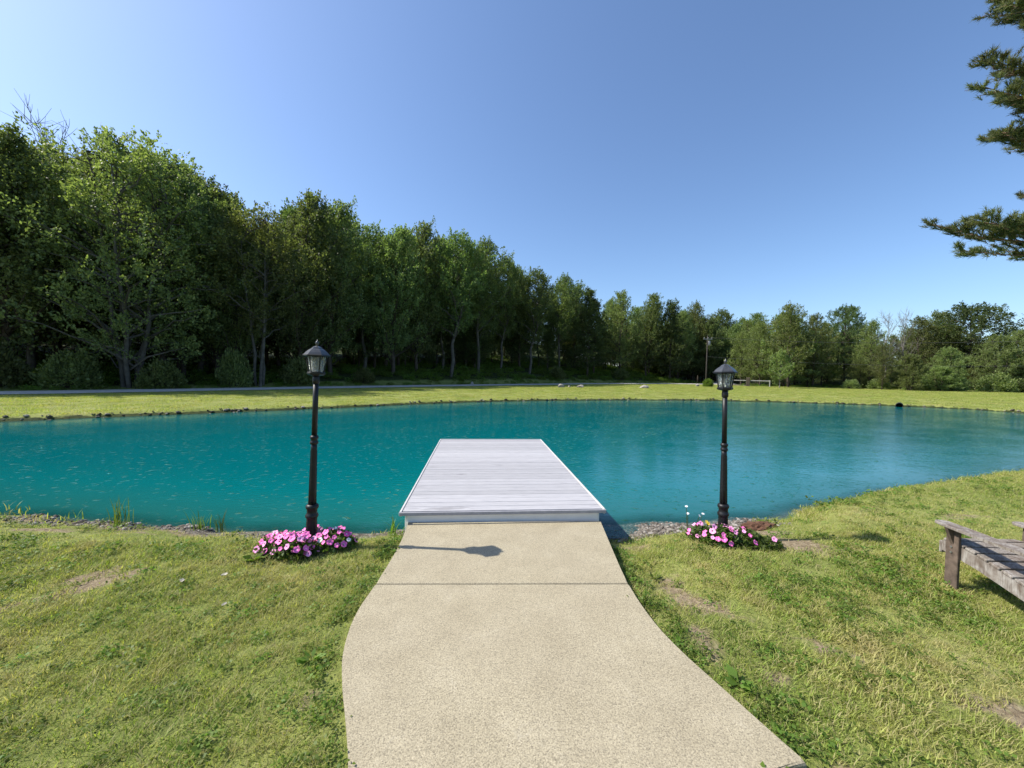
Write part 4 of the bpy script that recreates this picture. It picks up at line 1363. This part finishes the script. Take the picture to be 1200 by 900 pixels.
def make_tree(kind, seed, H=12.0):
    """returns (trunk mesh, crown mesh) of a tree about H metres high"""
    rg = np.random.default_rng(seed)
    spec = dict(
        A=dict(base=0.14, R=3.3, stems=1, nl=58, up=0.55, spr=11, lf=34, ls=0.155, prof=[(0, .55), (.25, .95), (.5, 1.0), (.75, .72), (.92, .40), (1, .08)], mat='maple_leaf', bark='bark_dark', vert=0.45),
        M=dict(base=0.13, R=4.3, stems=5, nl=104, up=0.5, spr=11, lf=34, ls=0.14, prof=[(0, .75), (.25, 1.0), (.5, 1.0), (.75, .75), (.92, .45), (1, .12)], mat='maple_leaf', bark='bark_pale', vert=0.45),
        N=dict(base=0.30, R=3.2, stems=3, nl=56, up=0.55, spr=11, lf=36, ls=0.14, prof=[(0, .6), (.25, .9), (.5, 1.0), (.75, .8), (.92, .5), (1, .15)], mat='maple_leaf', bark='bark_pale', vert=0.45),
        B=dict(base=0.16, R=2.5, stems=1, nl=66, up=1.1, spr=10, lf=34, ls=0.15, prof=[(0, .5), (.2, .9), (.45, 1.0), (.7, .8), (.88, .45), (1, .06)], mat='ash_leaf', bark='bark_dark', vert=1.3),
        D=dict(base=0.34, R=2.7, stems=1, nl=54, up=0.8, spr=11, lf=34, ls=0.15, prof=[(0, .4), (.2, .85), (.5, 1.0), (.75, .8), (.92, .5), (1, .1)], mat='wood_leaf', bark='bark_pale', vert=0.9),
        C=dict(base=0.10, R=2.5, stems=1, nl=70, up=0.15, spr=11, lf=40, ls=0.15, prof=[(0, .85), (.2, 1.0), (.5, .75), (.8, .36), (1, .05)], mat='dark_leaf', bark='bark_dark', vert=0.2),
        E=dict(base=0.28, R=5.0, stems=1, nl=70, up=0.45, spr=14, lf=40, ls=0.17, prof=[(0, .55), (.3, .95), (.55, 1.0), (.8, .75), (.95, .40), (1, .15)], mat='dark_leaf', bark='bark_dark', vert=0.3),
        F=dict(base=0.04, R=4.2, stems=3, nl=70, up=0.6, spr=14, lf=38, ls=0.18, prof=[(0, .85), (.25, 1.0), (.5, .95), (.75, .7), (.92, .42), (1, .15)], mat='pale_leaf', bark='bark_dark', vert=0.5),
        G=dict(base=0.22, R=3.6, stems=1, nl=34, up=0.6, spr=10, lf=34, ls=0.30, prof=[(0, .6), (.3, 1.0), (.6, .9), (.85, .55), (1, .1)], mat='pale_leaf', bark='bark_dead', vert=0.6))[kind]
    tubes = []
    stems = []
    for s in range(spec['stems']):
        a = 2 * PI * s / spec['stems'] + rg.uniform(-0.3, 0.3)
        off = 0 if spec['stems'] == 1 else 1
        b0 = np.array([0.28 * math.cos(a), 0.28 * math.sin(a), -0.2]) * off + np.array([0, 0, -0.25 * (1 - off)])
        tip = np.array([math.cos(a), math.sin(a), 0]) * off * spec['R'] * 0.40 + np.array([rg.normal(0, 0.3), rg.normal(0, 0.3), H * (0.97 if s == 0 else rg.uniform(0.75, 0.95))])
        p = limb(b0, tip, 9, 0, 0.09, rg)
        r0 = 0.17 if off == 0 else 0.12
        tubes.append((p, list(r0 * np.linspace(1, 0.10, 9) ** 0.85)))
        stems.append(p)
    ph = np.array(spec['prof'])
    SP, SD = [], []
    for i in range(spec['nl']):
        st = stems[i % len(stems)]
        u = (i + rg.uniform(0, 1)) / spec['nl']
        u = u ** 0.85
        zc = H * (spec['base'] + (1 - spec['base']) * u)
        R = spec['R'] * np.interp(u, ph[:, 0], ph[:, 1]) * rg.uniform(0.48, 1.22)
        a = i * 2.39996 + rg.uniform(-0.5, 0.5)
        zb = max(0.6, zc - spec['up'] * R * rg.uniform(0.6, 1.1))
        zb = min(zb, H * 0.93)
        k = np.interp(zb, st[:, 2], np.arange(len(st)))
        k0 = int(min(k, len(st) - 2)); pb = st[k0] + (st[k0 + 1] - st[k0]) * (k - k0)
        pe = np.array([R * math.cos(a), R * math.sin(a), min(zc, H * 1.0)])
        p = limb(pb, pe, 6, 0.08 * R * (-1 if spec['up'] > 0.9 else 1), 0.07, rg)
        ln = np.linalg.norm(pe - pb)
        tubes.append((p, list(np.clip(0.016 * ln + 0.012, 0.012, 0.07) * np.linspace(1, 0.18, 6))))
        dirn = unit((pe - pb)[None])[0]
        ns = max(3, int(spec['spr'] * (0.5 + 0.5 * ln / spec['R'])))
        for j in range(ns):
            t = rg.uniform(0.30, 1.05)
            q = pb + (pe - pb) * t + np.array([0, 0, 0.08 * R * math.sin(min(t, 1) * PI)])
            rad_ = (0.20 + 0.20 * ln * (1.1 - t)) 
            o = q + rg.normal(0, 1, 3) * rad_ * np.array([1, 1, 0.55])
            SP.append(o)
            d = dirn * 0.7 + rg.normal(0, 0.55, 3) + np.array([0, 0, spec['vert']])
            SD.append(d)
    shoots = dict(A=70, M=90, N=60, B=120, D=90, C=60, E=50, F=80, G=20)[kind]
    for i in range(shoots):     # slender leaders standing out of the crown
        u = rg.uniform(0.45, 1.0)
        R = spec['R'] * np.interp(u, ph[:, 0], ph[:, 1]) * math.sqrt(rg.uniform(0.15, 1.0))
        a = rg.uniform(0, 2 * PI)
        SP.append(np.array([R * math.cos(a), R * math.sin(a), H * (spec['base'] + (1 - spec['base']) * u) - 1.1]))
        SD.append(np.array([rg.normal(0.25, 0.2), rg.normal(0, 0.2), 1.0 + spec['vert']]))
    SP, SD = np.array(SP), unit(np.array(SD))
    ns = len(SP); nl = spec['lf']
    ln = rg.uniform(0.45, 1.0, ns)
    ln[-shoots:] = rg.uniform(1.0, 1.9, shoots)
    thin = np.ones(ns); thin[-shoots:] = 0.5
    t = rg.uniform(0, 1, (ns, nl))
    P = SP[:, None, :] + SD[:, None, :] * (t * ln[:, None])[..., None] + rg.normal(0, 1, (ns, nl, 3)) * (0.17 * (1.15 - t) * thin[:, None])[..., None]
    AX = np.broadcast_to(SD[:, None, :], P.shape).reshape(-1, 3)
    P = P.reshape(-1, 3)
    # wind leans the top over
    if kind in 'BD':
        lean = lambda Q: Q + np.column_stack([0.75 * np.clip(Q[:, 2] / H, 0, 1.2) ** 3, np.zeros(len(Q)), np.zeros(len(Q))])
    else:
        lean = lambda Q: Q
    P = lean(P)
    V = leaves(P, AX, spec['ls'], 0.33, 0.55, 0.75, rg)
    tubes = [(lean(np.asarray(p)), r) for p, r in tubes]
    return tubes_mesh('trunk', tubes, spec['bark'], 6), quads_mesh('crown', V, spec['mat'])

def make_dead(seed, H=12.0):
    rg = np.random.default_rng(seed)
    tubes = []
    p = limb(np.array([0, 0, -0.2]), np.array([0.3, 0, H]), 10, 0, 0.10, rg)
    tubes.append((p, list(0.17 * np.linspace(1, 0.08, 10))))
    for i in range(26):
        z = H * rg.uniform(0.30, 0.95)
        a = rg.uniform(0, 2 * PI); R = (1.15 - z / H) * 3.0 * rg.uniform(0.5, 1.1) + 0.5
        b = np.array([np.interp(z, p[:, 2], p[:, 0]), np.interp(z, p[:, 2], p[:, 1]), z])
        e = b + np.array([R * math.cos(a), R * math.sin(a), R * rg.uniform(0.8, 1.8)])
        e[2] = min(e[2], H * 1.05)
        q = limb(b, e, 5, -0.1, 0.06, rg)
        tubes.append((q, list(0.032 * np.linspace(1, 0.25, 5))))
        for _ in range(9):
            k = rg.uniform(0.3, 1.0)
            s = b + (e - b) * k
            f = s + np.array([rg.normal(0, 0.5), rg.normal(0, 0.5), rg.uniform(0.3, 1.1)])
            tubes.append((limb(s, f, 3, 0, 0.02, rg), [0.014, 0.010, 0.006]))
    return tubes_mesh('trunk', tubes, 'bark_dead', 5)

PROTO = {}
for k, nv in (('A', 3), ('B', 3), ('D', 3), ('C', 2), ('E', 2), ('F', 2), ('M', 1), ('N', 1), ('G', 1)):
    PROTO[k] = [make_tree(k, 700 + 17 * i + ord(k)) for i in range(nv)]
DEAD = [make_dead(901), make_dead(902)]

KIND_NAME = dict(A='maple_tree', B='ash_tree', D='woodland_tree', C='cherry_tree', E='oak_tree', F='willow_tree', M='maple_tree', N='maple_tree', G='maple_sapling', H='dead_tree')
GROUP_LEFT = dict(A='maples along the wooded bank', B='ash trees along the wooded bank', D='bare-stemmed trees along the wooded bank', C='dark cherry trees along the wooded bank', F='willows along the wooded bank')
GROUP_RIGHT = dict(A='maples beyond the grassy bank', F='willows beyond the grassy bank', B='ash trees beyond the grassy bank', D='bare-stemmed trees beyond the grassy bank', C='dark cherry trees beyond the grassy bank')
LABEL_LEFT = dict(A='rounded leafy maple in the wood behind the gravel road', B='upright ash with wispy wind-blown top in the wood behind the road',
                  D='slender tree with bare lower trunk in the wood behind the road', C='dense dark cone-shaped tree in the wood behind the road', F='pale bushy willow in the wood behind the road')
LABEL_RIGHT = dict(A='green bushy maple in the tree belt beyond the far lawn', F='pale green bushy willow low in the tree belt beyond the far lawn', B='upright ash in the tree belt beyond the far lawn', D='slender bare-trunked tree in the tree belt beyond the far lawn', C='dense dark cone-shaped tree in the tree belt beyond the far lawn')
rt = random.Random(3)
def plant_tree(x, y, ztop, k, w, label=None, group=None, turn=None, behind=False):
    z = hz(x, y)
    h = (ztop - z) / 12.0
    r = empty(KIND_NAME[k], (x, y, z), 0)
    right = x > 0.74 * y
    if label is None:
        label = (LABEL_RIGHT if right else LABEL_LEFT)[k]
        group = (GROUP_RIGHT if right else GROUP_LEFT)[k]
        if behind:
            label = label.replace(' in the wood behind the gravel road', ' deep in the wood, half hidden by front trees').replace(' in the wood behind the road', ' deep in the wood, half hidden by front trees').replace(' in the tree belt beyond the far lawn', ' at the back of the tree belt').replace(' low at the back', ' at the back')
            group = 'hidden ' + group
    tag(r, label, 'tree', group)
    th = turn if turn is not None else (rt.uniform(-0.5, 0.5) if k in 'BD' else rt.uniform(0, 2 * PI))
    r.rotation_euler = (0, 0, th)
    if k == 'H':
        meshes = [('trunk', DEAD[rt.randrange(2)])]
    else:
        meshes = list(zip(('trunk', 'crown'), rt.choice(PROTO[k])))
    for nm, me_ in meshes:
        o = bpy.data.objects.new(nm, me_); link(o, r)
        ws = max(0.55, h) if k not in 'G' else h
        o.scale = (ws * w, ws * w, h)
    return r

FRONT = [(-36.7, 25.9, 16.4, 'B', 1), (-34.8, 26.7, 16.2, 'A', 1), (-34.2, 28.7, 16.3, 'B', 1.1), (-31.5, 28.9, 16.5, 'B', 1.1), (-33.7, 33.7, 18.2, 'A', 1), (-33.8, 36.7, 19.5, 'A', 0.9), (-25.2, 30.4, 17.7, 'M', 0.92), (-24.1, 33.8, 17.3, 'A', 0.85), (-24.0, 37.8, 16.2, 'B', 1), (-18.9, 35.3, 14.9, 'N', 0.95), (-17.7, 40.3, 18.5, 'B', 1.05), (-15.5, 42.1, 18.4, 'B', 1), (-12.5, 43.8, 16.8, 'D', 1), (-9.8, 45.6, 17.4, 'B', 1), (-7.4, 47.4, 18.6, 'B', 0.9), (-3.3, 47.0, 17.6, 'D', 1), (-0.0, 49.7, 17.9, 'D', 0.95), (2.9, 50.4, 16.1, 'D', 0.8), (7.2, 54.0, 15.6, 'D', 1), (12.2, 57.6, 15.9, 'D', 0.9), (17.6, 61.1, 15.0, 'C', 1), (22.7, 60.7, 14.7, 'A', 0.85), (29.8, 66.1, 15.3, 'B', 1), (36.0, 69.6, 15.1, 'C', 1), (40.9, 70.1, 15.0, 'A', 0.8), (49.6, 76.4, 14.8, 'D', 1), (56.9, 79.7, 14.0, 'D', 1), (49.1, 63.2, 11.0, 'A', 0.9), (50.1, 58.2, 13.1, 'A', 1), (55.7, 59.7, 11.9, 'A', 0.85), (70.4, 68.5, 15.1, 'E', 0.75), (63.1, 57.0, 10.6, 'A', 0.9), (63.4, 54.9, 11.3, 'H', 0.8), (68.3, 56.5, 12.0, 'H', 0.7), (77.9, 61.7, 12.2, 'A', 1), (86.0, 65.1, 14.2, 'A', 0.9), (84.3, 59.2, 14.3, 'E', 1.15), (76.9, 50.6, 8.2, 'F', 1), (81.9, 51.2, 9.2, 'F', 1), (68.3, 50.3, 6.2, 'F', 1), (61.6, 49.9, 5.1, 'F', 0.9), (59.8, 52.1, 6.7, 'A', 0.8), (86.3, 50.9, 9.9, 'F', 1), (91.4, 50.5, 11.6, 'A', 1), (101.9, 51.6, 12.8, 'A', 1), (109.8, 50.9, 13.6, 'F', 1.1), (-44.6, 44.9, 26.2, 'H', 0.8), (44.6, 53.4, 5.4, 'G', 1)]
SPECIAL = {6: ('wide multi-stemmed maple with pale trunks at the edge of the gravel road', None), 9: ('small maple with three curved pale trunks beside the gravel road', None),
           8: ('upright ash standing between the multi-stemmed and the three-trunked maples', None), 10: ('tall full ash next to the small three-trunked maple on its farther side', None),
           27: ('bushy maple beside the side road, nearest the utility pole', None),
           30: ('round dark-crowned oak rising behind the bushy maples', None), 36: ('broad dark oak spreading above the pale willows', None),
           21: ('bright green maple leaning out over the road bank', None), 28: ('tallest bushy maple of the tree belt, behind the sapling', None),
           32: ('bare dead snag with many thin twigs among the green trees', None), 33: ('thinner bare dead snag standing beside the twiggy one', None),
           46: ('leafless grey tree top showing above the wood', None), 47: ('young light green maple with slim pale trunk on the far lawn', None)}
for i, (x, y, zt, k, w) in enumerate(FRONT):
    if k in 'ABCD' and x < 0.74 * y:      # the wood starts a few metres up the bank
        for _ in range(12):
            if float(road_side(np.array([x]), np.array([y]))[0]) > 6.0 + 3.0 * ((i * 7) % 5) / 4: break
            x, y, zt = x * 1.015, y * 1.015, 1.7 + (zt - 1.7) * 1.015
        FRONT[i] = (x, y, zt, k, w)
    lab, grp = SPECIAL.get(i, (None, None))
    plant_tree(x, y, zt, k, w, lab, grp)
# the wood goes on behind its front row
nback = 0
for i, (x, y, zt, k, w) in enumerate(FRONT):
    if k in 'GH' or i < 2: continue
    d0 = math.hypot(x, y)
    right = x > 0.74 * y
    for off, drop, kinds, low in ((4.0, 0.9, 'BDC', 1.0), (8.5, 1.2, 'BDC', 1.0), (13.0, 1.0, 'BC', 1.0), (7.0, 2.0, 'CA', 0.55), (18.0, 1.5, 'CA', 0.75)):
        kk = rt.choice('AAFA' if right else kinds)
        s = (d0 + off + rt.uniform(-1.5, 1.5)) / d0
        nx_, ny_ = -y / d0, x / d0
        sh = rt.uniform(-3.5, 3.5)
        X_, Y_ = x * s + nx_ * sh, y * s + ny_ * sh
        Zt = 1.7 + (zt - 1.7) * s - drop * (0.6 + 0.02 * d0) * rt.uniform(0.6, 1.6)
        if i in (30, 36): Zt -= 2.0
        if low < 1: Zt = hz(X_, Y_) + (Zt - hz(X_, Y_)) * low
        tt = float(road_side(np.array([X_]), np.array([Y_]))[0])
        if X_ < 60 and abs(tt) < 3.2: continue
        plant_tree(X_, Y_, Zt, kk, rt.uniform(0.85, 1.15), behind=True)
        nback += 1

# smaller growth far inside the wood
for i, (x, y, zt, k, w) in enumerate(FRONT):
    if x > 0.70 * y or k in 'GH' or i < 2: continue
    d0 = math.hypot(x, y)
    for off in (15.0, 22.0):
        s = (d0 + off + rt.uniform(-1.5, 1.5)) / d0
        sh = rt.uniform(-3.0, 3.0)
        X_, Y_ = x * s - y / d0 * sh, y * s + x / d0 * sh
        plant_tree(X_, Y_, hz(X_, Y_) + rt.uniform(4.5, 7.0), 'C', rt.uniform(1.3, 1.7), behind=True)

# trees closing the view along the side road
for i in range(48):
    X_, Y_ = 42 + 2.05 * (i % 12) + rt.uniform(-1.2, 1.2), 84 + 8 * (i // 12) + rt.uniform(-2, 2)
    if abs(float(road_side(np.array([X_]), np.array([Y_]))[0])) < 1.0: continue
    plant_tree(X_, Y_, hz(X_, Y_) + rt.uniform(10.0, 14.5), rt.choice('CAAB'), rt.uniform(1.0, 1.3), behind=True)

for X_, Y_ in ((-3.4, 58.0), (-2.2, 63.5), (-4.6, 66.0), (-0.6, 60.0)):
    plant_tree(X_, Y_, hz(X_, Y_) + 8.5, 'C', 1.5, behind=True)

# shrubs along the foot of the wood
def shrub_mesh(seed, mat):
    rg = np.random.default_rng(seed)
    n = 150
    a = rg.uniform(0, 2 * PI, n); e = np.arcsin(rg.uniform(0.0, 1, n)); q = rg.uniform(0.35, 1.0, n) ** 0.6
    S = np.column_stack([q * np.cos(e) * np.cos(a), q * np.cos(e) * np.sin(a), q * np.sin(e) * 1.05 + 0.08])
    P = np.repeat(S, 26, 0) + rg.normal(0, 0.10, (n * 26, 3))
    P[:, 2] = np.maximum(P[:, 2], 0.02)
    return quads_mesh('foliage', leaves(P, P + np.array([0, 0, 0.2]), 0.13, 0.30, 0.6, 0.7, rg), mat), \
        tubes_mesh('stem', [(limb(np.array([0, 0, -0.05]), s * 0.85, 4, 0.05, 0.02, rg), [0.03, 0.02, 0.012, 0.006]) for s in S[:26]], 'bark_dark', 5)
SHRUB = [shrub_mesh(950 + i, m) for i, m in enumerate(('pale_leaf', 'weed_leaf', 'maple_leaf'))]
def shrub(x, y, w, h, k, label, group=None):
    r = tag(empty('leafy_shrub', (x, y, hz(x, y)), rt.uniform(0, 6)), label, 'shrub', group)
    for nm, me_ in zip(('foliage', 'stem'), SHRUB[k]):
        o = bpy.data.objects.new(nm, me_); link(o, r); o.scale = (w, w, h)
shrub(33.8, 54.0, 0.7, 1.0, 1, 'small green shrub beside a grey boulder at the road bend')
for x, y, w, h in ((66, 52.5, 1.6, 1.9), (70, 51.2, 1.9, 2.2), (61, 53.6, 1.3, 1.4), (75, 49.6, 1.9, 2.3), (80, 48.6, 2.0, 2.2), (57, 54.2, 1.1, 1.2)):
    shrub(x, y, w, h, 0, 'pale rounded shrub at the foot of the tree belt beyond the lawn', 'shrubs beyond the grassy bank')
for x, y, w, h in ((-23.5, 30.8, 1.3, 1.7), (-20.2, 34.0, 1.2, 2.4), (-27.5, 28.6, 1.5, 2.0), (-12.0, 42.2, 1.1, 1.3), (-30.5, 27.0, 1.5, 2.2), (-17, 38, 1.4, 2.0), (13, 62.5, 1.3, 1.6), (27, 71, 1.5, 1.5)):
    shrub(x, y, w, h, 2, 'dark leafy shrub in the shade at the foot of the wood', 'shrubs in the shade of the wood')

# ------------------------------------------------------------------ pine beside the pond, its limbs reaching into view
def pine(x, y, H):
    rg = np.random.default_rng(77)
    z0 = hz(x, y)
    root = tag(empty('pine_tree', (x, y, z0)), 'tall pine whose needled limbs hang against the open sky', 'tree')
    tr = limb(np.array([0, 0, -0.3]), np.array([0.2, 0.1, H]), 12, 0, 0.04, rg)
    link(bpy.data.objects.new('trunk', tubes_mesh('trunk', [(tr, list(0.24 * np.linspace(1, 0.08, 12)))], 'bark_pine', 12)), root)
    # limbs: direction, height at the trunk, length, rise of the tip
    LB = [(170, 5.4, 4.6, 0.65), (178, 5.55, 3.9, 0.45), (184, 5.5, 3.3, 0.35), (160, 5.35, 3.4, 0.2), (168, 5.75, 3.4, 0.45), (176, 8.0, 3.25, 0.30), (183, 8.5, 3.9, 0.45), (168, 8.2, 3.1, 0.2), (177, 8.9, 4.0, 0.5), (188, 9.2, 3.1, 0.5), (172, 9.8, 3.6, 0.5), (180, 10.6, 3.6, 0.7), (190, 10.2, 3.0, 0.5), (175, 11.2, 3.5, 0.5), (178, 9.4, 3.9, 0.4), (166, 11.4, 3.2, 0.4), (185, 11.9, 3.0, 0.5)]
    for i in range(46):
        zz = 4.6 + (H - 5.6) * (i + 0.5) / 46
        az = (i * 137.5) % 360
        if 100 < az < 262 and zz < 13.5: continue
        LB.append((az, zz, min(2.5, (H - zz) * 0.42 + 0.5), 0.4))
    for az, zz, ln, rise in LB:
        a = rad(az)
        b = np.array([np.interp(zz, tr[:, 2], tr[:, 0]), np.interp(zz, tr[:, 2], tr[:, 1]), zz])
        e = b + np.array([ln * math.cos(a), ln * math.sin(a), rise])
        p = limb(b, e, 7, -0.18, 0.05, rg)
        tubes = [(p, list(0.045 * np.linspace(1, 0.12, 7)))]
        tips, dirs = [], []
        dm = unit((e - b)[None])[0]
        sd = np.cross(dm, [0, 0, 1])
        nsub = int(13 * ln)
        for j in range(nsub):
            t = rg.uniform(0.25, 1.0)
            k = t * 6; k0 = int(min(k, 5)); q = p[k0] + (p[k0 + 1] - p[k0]) * (k - k0)
            L_ = (0.25 + 0.55 * (1.05 - t) * min(1, ln / 3)) * rg.uniform(0.7, 1.3)
            d = unit((dm * rg.uniform(0.4, 1.0) + sd * rg.choice([-1, 1]) * rg.uniform(0.3, 1.0) + np.array([0, 0, rg.uniform(0.0, 0.45)]))[None])[0]
            f = q + d * L_
            tubes.append((limb(q, f, 3, 0.02, 0.01, rg), [0.012, 0.009, 0.005]))
            for m in range(int(3 + 7 * L_)):
                u = rg.uniform(0.25, 1.0)
                tips.append(q + (f - q) * u + rg.normal(0, 0.03, 3)); dirs.append(d + np.array([0, 0, 0.55]) + rg.normal(0, 0.35, 3))
        tips = np.array(tips); dirs = unit(np.array(dirs))
        nn_ = 21
        P = np.repeat(tips, nn_, 0)
        D = unit(np.repeat(dirs, nn_, 0) + rg.normal(0, 0.48, (len(P), 3)))
        P = P + np.repeat(dirs, nn_, 0) * rg.uniform(-0.07, 0.05, len(P))[:, None]
        s = unit(np.cross(D, rg.normal(0, 1, D.shape))) * 0.0065
        L_ = rg.uniform(0.08, 0.14, len(P))[:, None]
        Vn = np.stack([P - s, P + s, P + D * L_ + s * 0.3, P + D * L_ - s * 0.3], 1).reshape(-1, 3)
        lb = link(bpy.data.objects.new('limb', tubes_mesh('limb', tubes, 'bark_pine', 5)), root)
        link(bpy.data.objects.new('needles', quads_mesh('needles', Vn, 'needle')), lb)
    return root
pine(16.75, 8.75, 17.0)
